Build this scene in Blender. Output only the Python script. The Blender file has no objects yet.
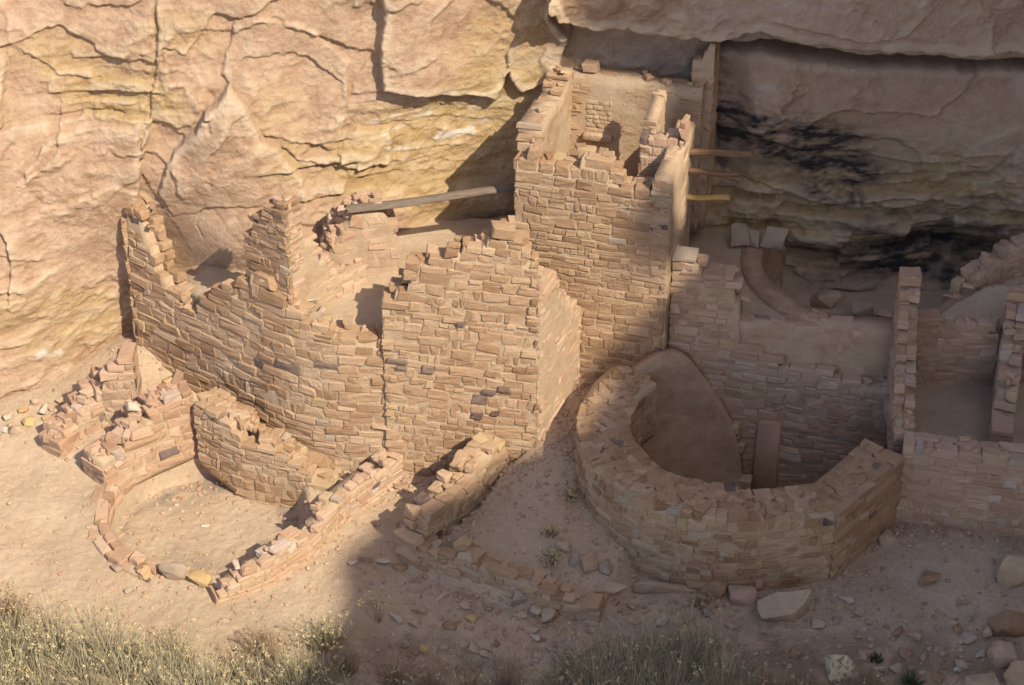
import bpy, bmesh, math, random
import numpy as np
from mathutils import Vector

S = bpy.context.scene
COL = S.collection
R = math.radians
rnd = random.Random(7)
rng = np.random.default_rng(11)

# ------------------------------------------------------------------ camera
F, PITCH, DIST, LOOKZ = 2000.0, R(33.0), 28.0, 2.0
W_, H_ = 1024, 685
CP, SP = math.cos(PITCH), math.sin(PITCH)
CAM = np.array([0.0, -DIST * CP, LOOKZ + DIST * SP])
cd = bpy.data.cameras.new('camera'); cam = bpy.data.objects.new('camera', cd); COL.objects.link(cam)
cam.location = CAM; cam.rotation_euler = (math.pi / 2 - PITCH, 0, 0)
cd.sensor_width = 36.0; cd.lens = 36.0 * F / W_; cd.clip_start = 0.5; cd.clip_end = 4000.0
S.camera = cam

# ------------------------------------------------------------------ light
TOSUN = np.array([0.457, -0.564, 0.688]); TOSUN = TOSUN / np.linalg.norm(TOSUN)
ELEV = math.asin(TOSUN[2]); AZ = math.atan2(TOSUN[0], TOSUN[1])
world = bpy.data.worlds.new('World'); S.world = world; world.use_nodes = True
nt = world.node_tree; bg = nt.nodes['Background']
sky = nt.nodes.new('ShaderNodeTexSky'); sky.sky_type = 'NISHITA'; sky.sun_disc = False
sky.sun_elevation = ELEV; sky.sun_rotation = AZ
sky.air_density = 0.6; sky.dust_density = 5.0; sky.ozone_density = 0.0; sky.altitude = 2000
nt.links.new(sky.outputs[0], bg.inputs[0]); bg.inputs[1].default_value = 0.15
sl_ = bpy.data.lights.new('sun', 'SUN'); sun = bpy.data.objects.new('sun', sl_); COL.objects.link(sun)
sl_.energy = 2.85; sl_.angle = R(0.53); sl_.color = (1.0, 0.915, 0.765)
sun.rotation_euler = Vector(TOSUN).to_track_quat('Z', 'Y').to_euler()
S.view_settings.view_transform = 'Standard'; S.view_settings.look = 'None'
S.view_settings.exposure = 1.2; S.view_settings.gamma = 1.0; S.view_settings.use_curve_mapping = False

# ------------------------------------------------------------------ surveying helpers (photo pixel -> place)
def ray(px, py):
    x = (px - W_ / 2) / F; y = -(py - H_ / 2) / F
    return np.array([x, CP + y * SP, -SP + y * CP])
def at(px, py, z):
    d = ray(px, py); t = (z - CAM[2]) / d[2]; p = CAM + t * d
    return (float(p[0]), float(p[1]))
def atY(px, py, Y):
    d = ray(px, py); t = (Y - CAM[1]) / d[1]; p = CAM + t * d
    return (float(p[0]), float(p[1]), float(p[2]))
def ztop(xy, py):
    a = -(py - H_ / 2) / F
    h = xy[1] - CAM[1]
    return float(CAM[2] + h * (-SP + a * CP) / (CP + a * SP))
def topix(x, y, z):
    v = np.array([x, y, z]) - CAM
    dpt = v[1] * CP - v[2] * SP; up = v[1] * SP + v[2] * CP
    return (W_ / 2 + F * v[0] / dpt, H_ / 2 - F * up / dpt)

# ------------------------------------------------------------------ noise
def _hash(ix, iy, iz, seed):
    h = (ix * 374761393 + iy * 668265263 + iz * 2147483647 + seed * 1274126177) & 0xFFFFFFFF
    h = ((h ^ (h >> 13)) * 1274126177) & 0xFFFFFFFF
    h = ((h ^ (h >> 16)) * 2246822519) & 0xFFFFFFFF
    return ((h ^ (h >> 15)) & 0xFFFFFF) / float(0xFFFFFF)
def vnoise(x, y, z=None, seed=0):
    x = np.asarray(x, float); y = np.asarray(y, float)
    z = np.zeros_like(x) if z is None else np.asarray(z, float)
    xi = np.floor(x).astype(np.int64); yi = np.floor(y).astype(np.int64); zi = np.floor(z).astype(np.int64)
    fx, fy, fz = x - xi, y - yi, z - zi
    fx = fx**3 * (fx * (fx * 6 - 15) + 10); fy = fy**3 * (fy * (fy * 6 - 15) + 10); fz = fz**3 * (fz * (fz * 6 - 15) + 10)
    r = 0
    for a in (0, 1):
        for b in (0, 1):
            for c in (0, 1):
                w = (fx if a else 1 - fx) * (fy if b else 1 - fy) * (fz if c else 1 - fz)
                r = r + w * _hash(xi + a, yi + b, zi + c, seed)
    return r * 2 - 1
def fbm(x, y, z=None, oct=4, seed=0, gain=0.5, lac=2.03):
    r = 0; a = 1.0; t = 0
    for o in range(oct):
        k = lac**o
        r = r + a * vnoise(np.asarray(x) * k + o * 17.3, np.asarray(y) * k - o * 9.1, None if z is None else np.asarray(z) * k, seed + o)
        t += a; a *= gain
    return r / t
def sstep(a, b, x):
    t = np.clip((np.asarray(x, float) - a) / (b - a), 0, 1); return t * t * (3 - 2 * t)
def worley_planes(x, y, seed, tilt=0.5, jit=0.9):
    """cellular facets: each cell is its own tilted plane; returns (height, edge distance)"""
    xi = np.floor(x).astype(np.int64); yi = np.floor(y).astype(np.int64)
    d1 = np.full(x.shape, 9.0); d2 = np.full(x.shape, 9.0); hh = np.zeros(x.shape)
    for a in (-1, 0, 1):
        for b in (-1, 0, 1):
            cx = xi + a; cy = yi + b; zz = np.zeros_like(cx)
            px = cx + 0.5 + (_hash(cx, cy, zz, seed) - 0.5) * jit; py = cy + 0.5 + (_hash(cx, cy, zz, seed + 1) - 0.5) * jit
            dx = x - px; dy = y - py; d = np.sqrt(dx * dx + dy * dy)
            h = (_hash(cx, cy, zz, seed + 2) - 0.5) + tilt * ((_hash(cx, cy, zz, seed + 3) - 0.5) * 2 * dx + (_hash(cx, cy, zz, seed + 4) - 0.5) * 2 * dy)
            near = d < d1
            d2 = np.where(near, d1, np.minimum(d2, d)); hh = np.where(near, h, hh); d1 = np.where(near, d, d1)
    return hh, d2 - d1
def seg_dist(px, py, poly):
    """distance to polyline, and side sign (+ left of travel)"""
    best = np.full(px.shape, 1e9); sg = np.ones(px.shape)
    for (ax, ay), (bx, by) in zip(poly[:-1], poly[1:]):
        dx, dy = bx - ax, by - ay; L2 = dx * dx + dy * dy + 1e-12
        t = np.clip(((px - ax) * dx + (py - ay) * dy) / L2, 0, 1)
        ex = px - (ax + t * dx); ey = py - (ay + t * dy)
        d = np.hypot(ex, ey); s = np.sign(dx * ey - dy * ex)
        m = d < best; best = np.where(m, d, best); sg = np.where(m, s, sg)
    return best, sg
def inpoly(x, y, poly):
    r = np.zeros(np.shape(x), bool); n = len(poly)
    for i in range(n):
        x1, y1 = poly[i]; x2, y2 = poly[(i + 1) % n]
        c = ((y1 > y) != (y2 > y)) & (x < (x2 - x1) * (y - y1) / (y2 - y1 + 1e-12) + x1)
        r ^= c
    return r
def polymask(x, y, poly, soft):
    d, _ = seg_dist(x, y, list(poly) + [poly[0]])
    ins = inpoly(x, y, poly)
    return sstep(-soft, soft, np.where(ins, d, -d))

# ------------------------------------------------------------------ object helpers
def link(name, me, mats, parent=None):
    o = bpy.data.objects.new(name, me); COL.objects.link(o)
    for m in (mats if isinstance(mats, (list, tuple)) else [mats]): me.materials.append(m)
    if parent: o.parent = parent
    return o
def tag(o, label=None, cat=None, group=None, kind=None):
    if label: o['label'] = label
    if cat: o['category'] = cat
    if group: o['group'] = group
    if kind: o['kind'] = kind
    return o
def empty(name, loc, label, cat, group=None):
    o = bpy.data.objects.new(name, None); COL.objects.link(o); o.location = loc; o.empty_display_size = 0.2
    return tag(o, label, cat, group)
def np_mesh(name, V, Q, mat_idx=None, smooth=True, attrs=None):
    me = bpy.data.meshes.new(name)
    V = np.ascontiguousarray(V, np.float32)
    k = Q.shape[1]
    me.vertices.add(len(V)); me.vertices.foreach_set('co', V.ravel())
    me.loops.add(Q.size); me.loops.foreach_set('vertex_index', Q.ravel().astype(np.int32))
    me.polygons.add(len(Q)); me.polygons.foreach_set('loop_start', np.arange(0, Q.size, k, dtype=np.int32))
    if mat_idx is not None: me.polygons.foreach_set('material_index', mat_idx.astype(np.int32))
    me.polygons.foreach_set('use_smooth', np.broadcast_to(smooth, len(Q)).astype(bool))
    for an, av in (attrs or {}).items():
        a = me.attributes.new(an, 'FLOAT', 'POINT'); a.data.foreach_set('value', np.ascontiguousarray(av, np.float32))
    me.update(calc_edges=True); me.validate()
    return me
def grid_quads(nu, nv):
    i = np.arange(nu * nv).reshape(nv, nu)
    return np.stack([i[:-1, :-1], i[:-1, 1:], i[1:, 1:], i[1:, :-1]], -1).reshape(-1, 4)

# ------------------------------------------------------------------ materials
def N(nt, t, **kw):
    n = nt.nodes.new(t)
    for k, v in kw.items(): setattr(n, k, v)
    return n
def new_mat(name, rough=0.95):
    m = bpy.data.materials.new(name); m.use_nodes = True
    b = m.node_tree.nodes['Principled BSDF']; b.inputs['Roughness'].default_value = rough
    b.inputs['Specular IOR Level'].default_value = 0.15
    return m, m.node_tree, b
def ramp(nt, fac, stops, interp='LINEAR'):
    r = N(nt, 'ShaderNodeValToRGB'); r.color_ramp.interpolation = interp
    e = r.color_ramp.elements
    while len(e) < len(stops): e.new(0.5)
    for el, (p, c) in zip(e, stops): el.position = p; el.color = (*c, 1)
    if fac is not None: nt.links.new(fac, r.inputs[0])
    return r.outputs[0]
def noise(nt, vec, scale, detail=4, rough=0.55, dist=0.0):
    n = N(nt, 'ShaderNodeTexNoise'); n.inputs['Scale'].default_value = scale; n.inputs['Detail'].default_value = detail
    n.inputs['Roughness'].default_value = rough; n.inputs['Distortion'].default_value = dist
    nt.links.new(vec, n.inputs['Vector']); return n.outputs[0]
def maprange(nt, v, a, b, c=0.0, d=1.0):
    n = N(nt, 'ShaderNodeMapRange'); n.inputs[1].default_value = a; n.inputs[2].default_value = b
    n.inputs[3].default_value = c; n.inputs[4].default_value = d; nt.links.new(v, n.inputs[0]); return n.outputs[0]
def mix(nt, fac, a, b, mode='MIX'):
    n = N(nt, 'ShaderNodeMix', data_type='RGBA', blend_type=mode)
    for s, v in ((0, fac), (6, a), (7, b)):
        if isinstance(v, (int, float)): n.inputs[s].default_value = v
        elif isinstance(v, tuple): n.inputs[s].default_value = (*v, 1)
        else: nt.links.new(v, n.inputs[s])
    return n.outputs[2]
def math_(nt, op, a, b=None):
    n = N(nt, 'ShaderNodeMath', operation=op)
    for i, v in enumerate((a, b)):
        if v is None: continue
        if isinstance(v, (int, float)): n.inputs[i].default_value = v
        else: nt.links.new(v, n.inputs[i])
    return n.outputs[0]
def bump(nt, bsdf, pairs):
    prev = None
    for h, dist, st in pairs:
        b = N(nt, 'ShaderNodeBump'); b.inputs['Distance'].default_value = dist; b.inputs['Strength'].default_value = st
        nt.links.new(h, b.inputs['Height'])
        if prev: nt.links.new(prev, b.inputs['Normal'])
        prev = b.outputs[0]
    nt.links.new(prev, bsdf.inputs['Normal'])
def pos(nt, scale=None):
    g = N(nt, 'ShaderNodeNewGeometry').outputs['Position']
    if scale is None: return g
    m = N(nt, 'ShaderNodeMapping'); m.inputs['Scale'].default_value = scale; nt.links.new(g, m.inputs[0]); return m.outputs[0]
def attr(nt, name):
    a = N(nt, 'ShaderNodeAttribute'); a.attribute_name = name; return a.outputs['Fac']

def stone_mat(name, stops, dust=(0.47, 0.345, 0.225)):
    m, t, b = new_mat(name)
    P = pos(t)
    c = ramp(t, attr(t, 'tone'), stops)
    n1 = noise(t, P, 9, 5, 0.6); n2 = noise(t, P, 45, 4, 0.65); n3 = noise(t, P, 1.3, 3)
    c = mix(t, maprange(t, n1, 0.4, 0.7, 0, 0.4), c, mix(t, 0.5, c, (0.52, 0.36, 0.22)))
    c = mix(t, maprange(t, n2, 0.3, 0.75, 0.0, 0.5), c, mix(t, 1.0, c, (0.72, 0.66, 0.6), 'MULTIPLY'))
    c = mix(t, maprange(t, n3, 0.45, 0.75, 0.0, 0.35), c, dust)
    t.links.new(c, b.inputs['Base Color'])
    bump(t, b, [(n1, 0.025, 0.5), (noise(t, P, 22, 4, 0.7), 0.016, 0.7), (n2, 0.010, 0.8), (noise(t, P, 140, 3, 0.7), 0.004, 0.6)])
    return m
STOPS = [(0.0, (0.265, 0.155, 0.083)), (0.25, (0.35, 0.215, 0.122)), (0.55, (0.41, 0.264, 0.155)), (0.84, (0.48, 0.333, 0.21)),
         (0.90, (0.42, 0.295, 0.145)), (0.95, (0.365, 0.285, 0.205)), (0.975, (0.50, 0.395, 0.285)), (1.0, (0.12, 0.082, 0.075))]
M_STONE = stone_mat('sandstone_blocks', STOPS)
M_STONE_P = stone_mat('pale_sandstone_blocks', [(p, (r * 1.10, g * 1.09, bl * 1.20)) for p, (r, g, bl) in STOPS], (0.46, 0.345, 0.24))
def mortar_mat(name, c0, c1):
    m, t, b = new_mat(name); P = pos(t)
    n1 = noise(t, P, 5, 5, 0.6); n2 = noise(t, P, 60, 4, 0.7)
    c = ramp(t, n1, [(0.3, c0), (0.7, c1)])
    n0 = noise(t, pos(t, (1.0, 1.0, 2.6)), 1.7, 5, 0.65, 0.6)
    c = mix(t, maprange(t, n0, 0.5, 0.68, 0, 0.55), c, mix(t, 1.0, c, (0.70, 0.60, 0.52), 'MULTIPLY'))
    c = mix(t, maprange(t, n0, 0.48, 0.33, 0, 0.4), c, (0.50, 0.39, 0.28))
    c = mix(t, maprange(t, n2, 0.3, 0.75, 0, 0.45), c, mix(t, 1.0, c, (0.7, 0.65, 0.6), 'MULTIPLY'))
    t.links.new(c, b.inputs['Base Color'])
    bump(t, b, [(n1, 0.03, 0.5), (noise(t, P, 19, 5, 0.7), 0.025, 0.7), (n2, 0.014, 0.8), (noise(t, P, 170, 3, 0.7), 0.004, 0.5)])
    return m
M_MORTAR = mortar_mat('mud_mortar', (0.43, 0.30, 0.185), (0.53, 0.395, 0.255))
M_PLASTER = mortar_mat('mud_plaster', (0.44, 0.31, 0.195), (0.53, 0.39, 0.255))
M_PLASTER_R = mortar_mat('red_mud_plaster', (0.40, 0.255, 0.155), (0.50, 0.345, 0.225))
def ground_mat():
    m, t, b = new_mat('sandy_soil'); P = pos(t)
    n1 = noise(t, P, 0.9, 5, 0.6); n2 = noise(t, P, 14, 5, 0.65); n3 = noise(t, P, 90, 3, 0.7)
    c = ramp(t, n1, [(0.3, (0.43, 0.31, 0.20)), (0.5, (0.49, 0.365, 0.24)), (0.7, (0.54, 0.41, 0.28))])
    c = mix(t, maprange(t, n2, 0.35, 0.75, 0, 0.45), c, (0.35, 0.25, 0.165))
    c = mix(t, maprange(t, n3, 0.42, 0.68, 0, 0.7), c, mix(t, 1.0, c, (0.6, 0.56, 0.52), 'MULTIPLY'))
    c = mix(t, maprange(t, noise(t, P, 38, 4, .75), 0.56, 0.66, 0, 0.6), c, (0.60, 0.47, 0.34))
    c = mix(t, attr(t, 'ash'), c, (0.20, 0.165, 0.13))
    c = mix(t, attr(t, 'litter'), c, (0.20, 0.15, 0.10))
    t.links.new(c, b.inputs['Base Color'])
    bump(t, b, [(n2, 0.03, 0.5), (n3, 0.012, 0.7), (noise(t, P, 220, 2, 0.7), 0.005, 0.5)])
    return m
M_GROUND = ground_mat()
def cliff_mat():
    m, t, b = new_mat('canyon_sandstone'); P = pos(t); PS = pos(t, (0.5, 0.5, 3.0)); PV = pos(t, (2.2, 2.2, 0.35))
    big = noise(t, P, 0.55, 5, 0.6, 0.4); mid = noise(t, P, 3.2, 6, 0.65, 0.5); st = noise(t, PS, 2.2, 7, 0.65, 0.6)
    fine = noise(t, P, 28, 5, 0.7); streak = noise(t, PV, 2.0, 5, 0.6)
    pink = ramp(t, mid, [(0.3, (0.33, 0.20, 0.12)), (0.45, (0.40, 0.26, 0.165)), (0.58, (0.45, 0.31, 0.205)), (0.72, (0.50, 0.37, 0.255))])
    yel = ramp(t, st, [(0.28, (0.25, 0.155, 0.07)), (0.42, (0.36, 0.24, 0.105)), (0.55, (0.43, 0.305, 0.15)), (0.68, (0.47, 0.365, 0.22)), (0.8, (0.38, 0.31, 0.22))])
    y = math_(t, 'ADD', attr(t, 'yellow'), maprange(t, mid, 0.2, 0.8, -0.35, 0.35))
    c = mix(t, maprange(t, y, 0.3, 0.75), pink, yel)
    c = mix(t, maprange(t, streak, 0.5, 0.75, 0, 0.35), c, (0.36, 0.235, 0.14))
    c = mix(t, maprange(t, fine, 0.42, 0.68, 0, 0.5), c, mix(t, 1.0, c, (0.68, 0.64, 0.6), 'MULTIPLY'))
    c = mix(t, maprange(t, noise(t, P, 9, 5, 0.7, 0.6), 0.5, 0.72, 0, 0.45), c, (0.50, 0.38, 0.27))
    c = mix(t, maprange(t, big, 0.55, 0.75, 0, 0.4), c, (0.40, 0.235, 0.135))
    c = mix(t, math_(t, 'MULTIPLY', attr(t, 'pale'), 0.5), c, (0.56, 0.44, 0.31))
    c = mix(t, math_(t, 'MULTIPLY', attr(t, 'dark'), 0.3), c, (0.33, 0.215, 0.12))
    g = mix(t, math_(t, 'MULTIPLY', attr(t, 'grey'), 0.6), c, mix(t, maprange(t, st, .3, .7), (0.27, 0.205, 0.16), (0.40, 0.32, 0.25)))
    g = mix(t, attr(t, 'white'), g, (0.60, 0.56, 0.50))
    g = mix(t, math_(t, 'MULTIPLY', attr(t, 'smoke'), 0.65), g, (0.15, 0.115, 0.095))
    s = math_(t, 'ADD', attr(t, 'soot'), maprange(t, st, 0.3, 0.7, -0.3, 0.25))
    g = mix(t, maprange(t, s, 0.08, 1.05, 0, 0.95), g, (0.022, 0.021, 0.024))
    t.links.new(g, b.inputs['Base Color'])
    bump(t, b, [(mid, 0.06, 0.25), (st, 0.025, 0.2), (noise(t, P, 11, 5, 0.7, 0.5), 0.025, 0.45), (fine, 0.022, 0.9), (noise(t, P, 120, 3, 0.7), 0.006, 0.7)])
    return m
M_CLIFF = cliff_mat()
def simple_mat(name, c0, c1, scale=8, rough=0.9, stretch=None, bumpd=0.01):
    m, t, b = new_mat(name, rough)
    oi = N(t, 'ShaderNodeTexCoord').outputs['Object']
    mp = N(t, 'ShaderNodeMapping'); t.links.new(oi, mp.inputs[0])
    if stretch: mp.inputs['Scale'].default_value = stretch
    n = noise(t, mp.outputs[0], scale, 6, 0.65); n2 = noise(t, mp.outputs[0], scale * 7, 4, 0.7)
    c = ramp(t, n, [(0.3, c0), (0.7, c1)])
    c = mix(t, maprange(t, n2, 0.35, 0.75, 0, 0.4), c, mix(t, 1.0, c, (0.65, 0.62, 0.6), 'MULTIPLY'))
    t.links.new(c, b.inputs['Base Color']); bump(t, b, [(n, bumpd * 2, 0.5), (n2, bumpd, 0.6)])
    return m
M_WOOD = simple_mat('weathered_timber', (0.12, 0.088, 0.062), (0.27, 0.205, 0.15), 6, 0.85, (0.6, 12, 12), 0.012)
M_WOOD_R = simple_mat('reddish_timber', (0.16, 0.095, 0.06), (0.32, 0.19, 0.105), 6, 0.8, (0.6, 12, 12), 0.008)
M_WOOD_SUN = simple_mat('sunlit_timber', (0.42, 0.25, 0.09), (0.58, 0.38, 0.15), 6, 0.8, (0.6, 12, 12), 0.008)  # sun on the lowest short beam is put into this lighter colour
ROCKM = {
    'tan': simple_mat('tan_rock', (0.36, 0.25, 0.155), (0.50, 0.37, 0.24), 5),
    'pink': simple_mat('pinkish_rock', (0.38, 0.24, 0.155), (0.50, 0.35, 0.24), 5),
    'grey': simple_mat('grey_rock', (0.30, 0.225, 0.158), (0.41, 0.315, 0.23), 5),
    'pale': simple_mat('pale_rock', (0.43, 0.34, 0.25), (0.54, 0.445, 0.345), 5),
    'brown': simple_mat('brown_rock', (0.24, 0.145, 0.085), (0.38, 0.24, 0.14), 5),
    'ochre': simple_mat('ochre_rock', (0.40, 0.26, 0.11), (0.50, 0.35, 0.17), 5),
}
def lichen_mat():
    m, t, b = new_mat('lichen_rock'); P = pos(t)
    n = noise(t, P, 16, 5, 0.7, 0.3); n0 = noise(t, P, 3, 4)
    c = ramp(t, n0, [(0.3, (0.42, 0.34, 0.19)), (0.7, (0.52, 0.43, 0.28))])
    c = mix(t, maprange(t, n, 0.52, 0.58, 0, 0.85), c, (0.10, 0.095, 0.085))
    t.links.new(c, b.inputs['Base Color']); bump(t, b, [(n, 0.02, 0.5)])
    return m
ROCKM['lichen'] = lichen_mat()
def plant_mat(name, a, b_):
    m, t, b = new_mat(name, 0.8)
    c = ramp(t, attr(t, 'tone'), [(0.0, a), (1.0, b_)])
    t.links.new(c, b.inputs['Base Color'])
    return m
M_STEM = plant_mat('rabbitbrush_stems', (0.21, 0.18, 0.10), (0.58, 0.51, 0.33))
M_HEAD = plant_mat('rabbitbrush_heads', (0.38, 0.28, 0.13), (0.60, 0.49, 0.27))
M_DRY = plant_mat('dry_grass', (0.20, 0.13, 0.075), (0.47, 0.35, 0.20))
M_GREEN = plant_mat('green_leaves', (0.05, 0.08, 0.03), (0.12, 0.15, 0.06))

# ------------------------------------------------------------------ masonry
_c = np.array([-1.0, -0.7, 0.0, 0.7, 1.0])
def _block_template():
    V = {}; Q = []; L = []
    def vid(i, j, k):
        if (i, j, k) not in V: V[(i, j, k)] = len(L); L.append((_c[i], _c[j], _c[k]))
        return V[(i, j, k)]
    for ax in range(3):
        for e in (0, 4):
            for u in range(4):
                for v in range(4):
                    q = []
                    for du, dv in ((0, 0), (1, 0), (1, 1), (0, 1)):
                        idx = [0, 0, 0]; idx[ax] = e; idx[(ax + 1) % 3] = u + du; idx[(ax + 2) % 3] = v + dv
                        q.append(vid(*idx))
                    Q.append(q if e == 4 else q[::-1])
    return np.array(L), np.array(Q)
TV, TQ = _block_template()
def blocks(O, A, B, C, half, tone, rad=0.22, jit=0.10, seed=0):
    """rounded irregular stone blocks; O centres, A/B/C unit axes, half half-sizes; returns V, Q, tone"""
    r_ = np.random.default_rng(seed)
    n = len(O)
    if n == 0: return np.zeros((0, 3)), np.zeros((0, 4), int), np.zeros(0)
    T = TV[None]                                                   # (1,m,3)
    mn = half.min(1)
    rr = (rad * mn * r_.uniform(0.7, 1.9, n))[:, None, None]
    rr = np.minimum(rr, 0.85 * mn[:, None, None])
    p = T * half[:, None, :]
    lim = np.maximum(half[:, None, :] - rr, 1e-4)
    # grid lines sit at the bevel
    p = np.where(np.abs(T) > 0.9, p, np.sign(T) * lim)
    bulge = np.prod(np.where(np.abs(T) > 0.9, 1.0, 1 - 0.75 * np.abs(T)), axis=2, keepdims=True) * ((np.abs(T) > 0.9).sum(2, keepdims=True) == 1)
    p = p + np.where(np.abs(T) > 0.9, np.sign(T), 0) * (bulge * 0.03 * mn[:, None, None])
    inner = np.clip(p, -lim, lim); d = p - inner
    ln = np.linalg.norm(d, axis=2, keepdims=True)
    p = inner + np.where(ln > 1e-9, d / np.maximum(ln, 1e-9) * np.maximum(rr, np.where(bulge > 0.3, ln, 0)), 0)
    # trilinear corner jitter
    cj = r_.normal(0, 1, (n, 2, 2, 2, 3)) * (jit * np.stack([half[:, 2] * 1.3, half[:, 1] * 0.5, half[:, 2]], 1))[:, None, None, None, :]
    t = (T[0] + 1) / 2
    off = 0
    for a in (0, 1):
        for b in (0, 1):
            for c in (0, 1):
                w = (t[:, 0] if a else 1 - t[:, 0]) * (t[:, 1] if b else 1 - t[:, 1]) * (t[:, 2] if c else 1 - t[:, 2])
                off = off + w[None, :, None] * cj[:, a, b, c][:, None, :]
    p = p + off + r_.normal(0, 1, p.shape) * (0.055 * mn)[:, None, None]
    Vw = O[:, None, :] + p[..., 0:1] * A[:, None, :] + p[..., 1:2] * B[:, None, :] + p[..., 2:3] * C[:, None, :]
    m = len(TV)
    Q = (TQ[None] + (np.arange(n) * m)[:, None, None]).reshape(-1, 4)
    return Vw.reshape(-1, 3), Q, np.repeat(tone, m)

def resample(P, step=0.05):
    P = np.asarray(P, float); d = np.hypot(*np.diff(P[:, :2], axis=0).T); s = np.concatenate([[0], np.cumsum(d)])
    return P, s
def arc(cx, cy, r, a0, a1, n=24):
    return [(cx + r * math.cos(R(a0 + (a1 - a0) * i / (n - 1))), cy + r * math.sin(R(a0 + (a1 - a0) * i / (n - 1)))) for i in range(n)]

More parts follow.
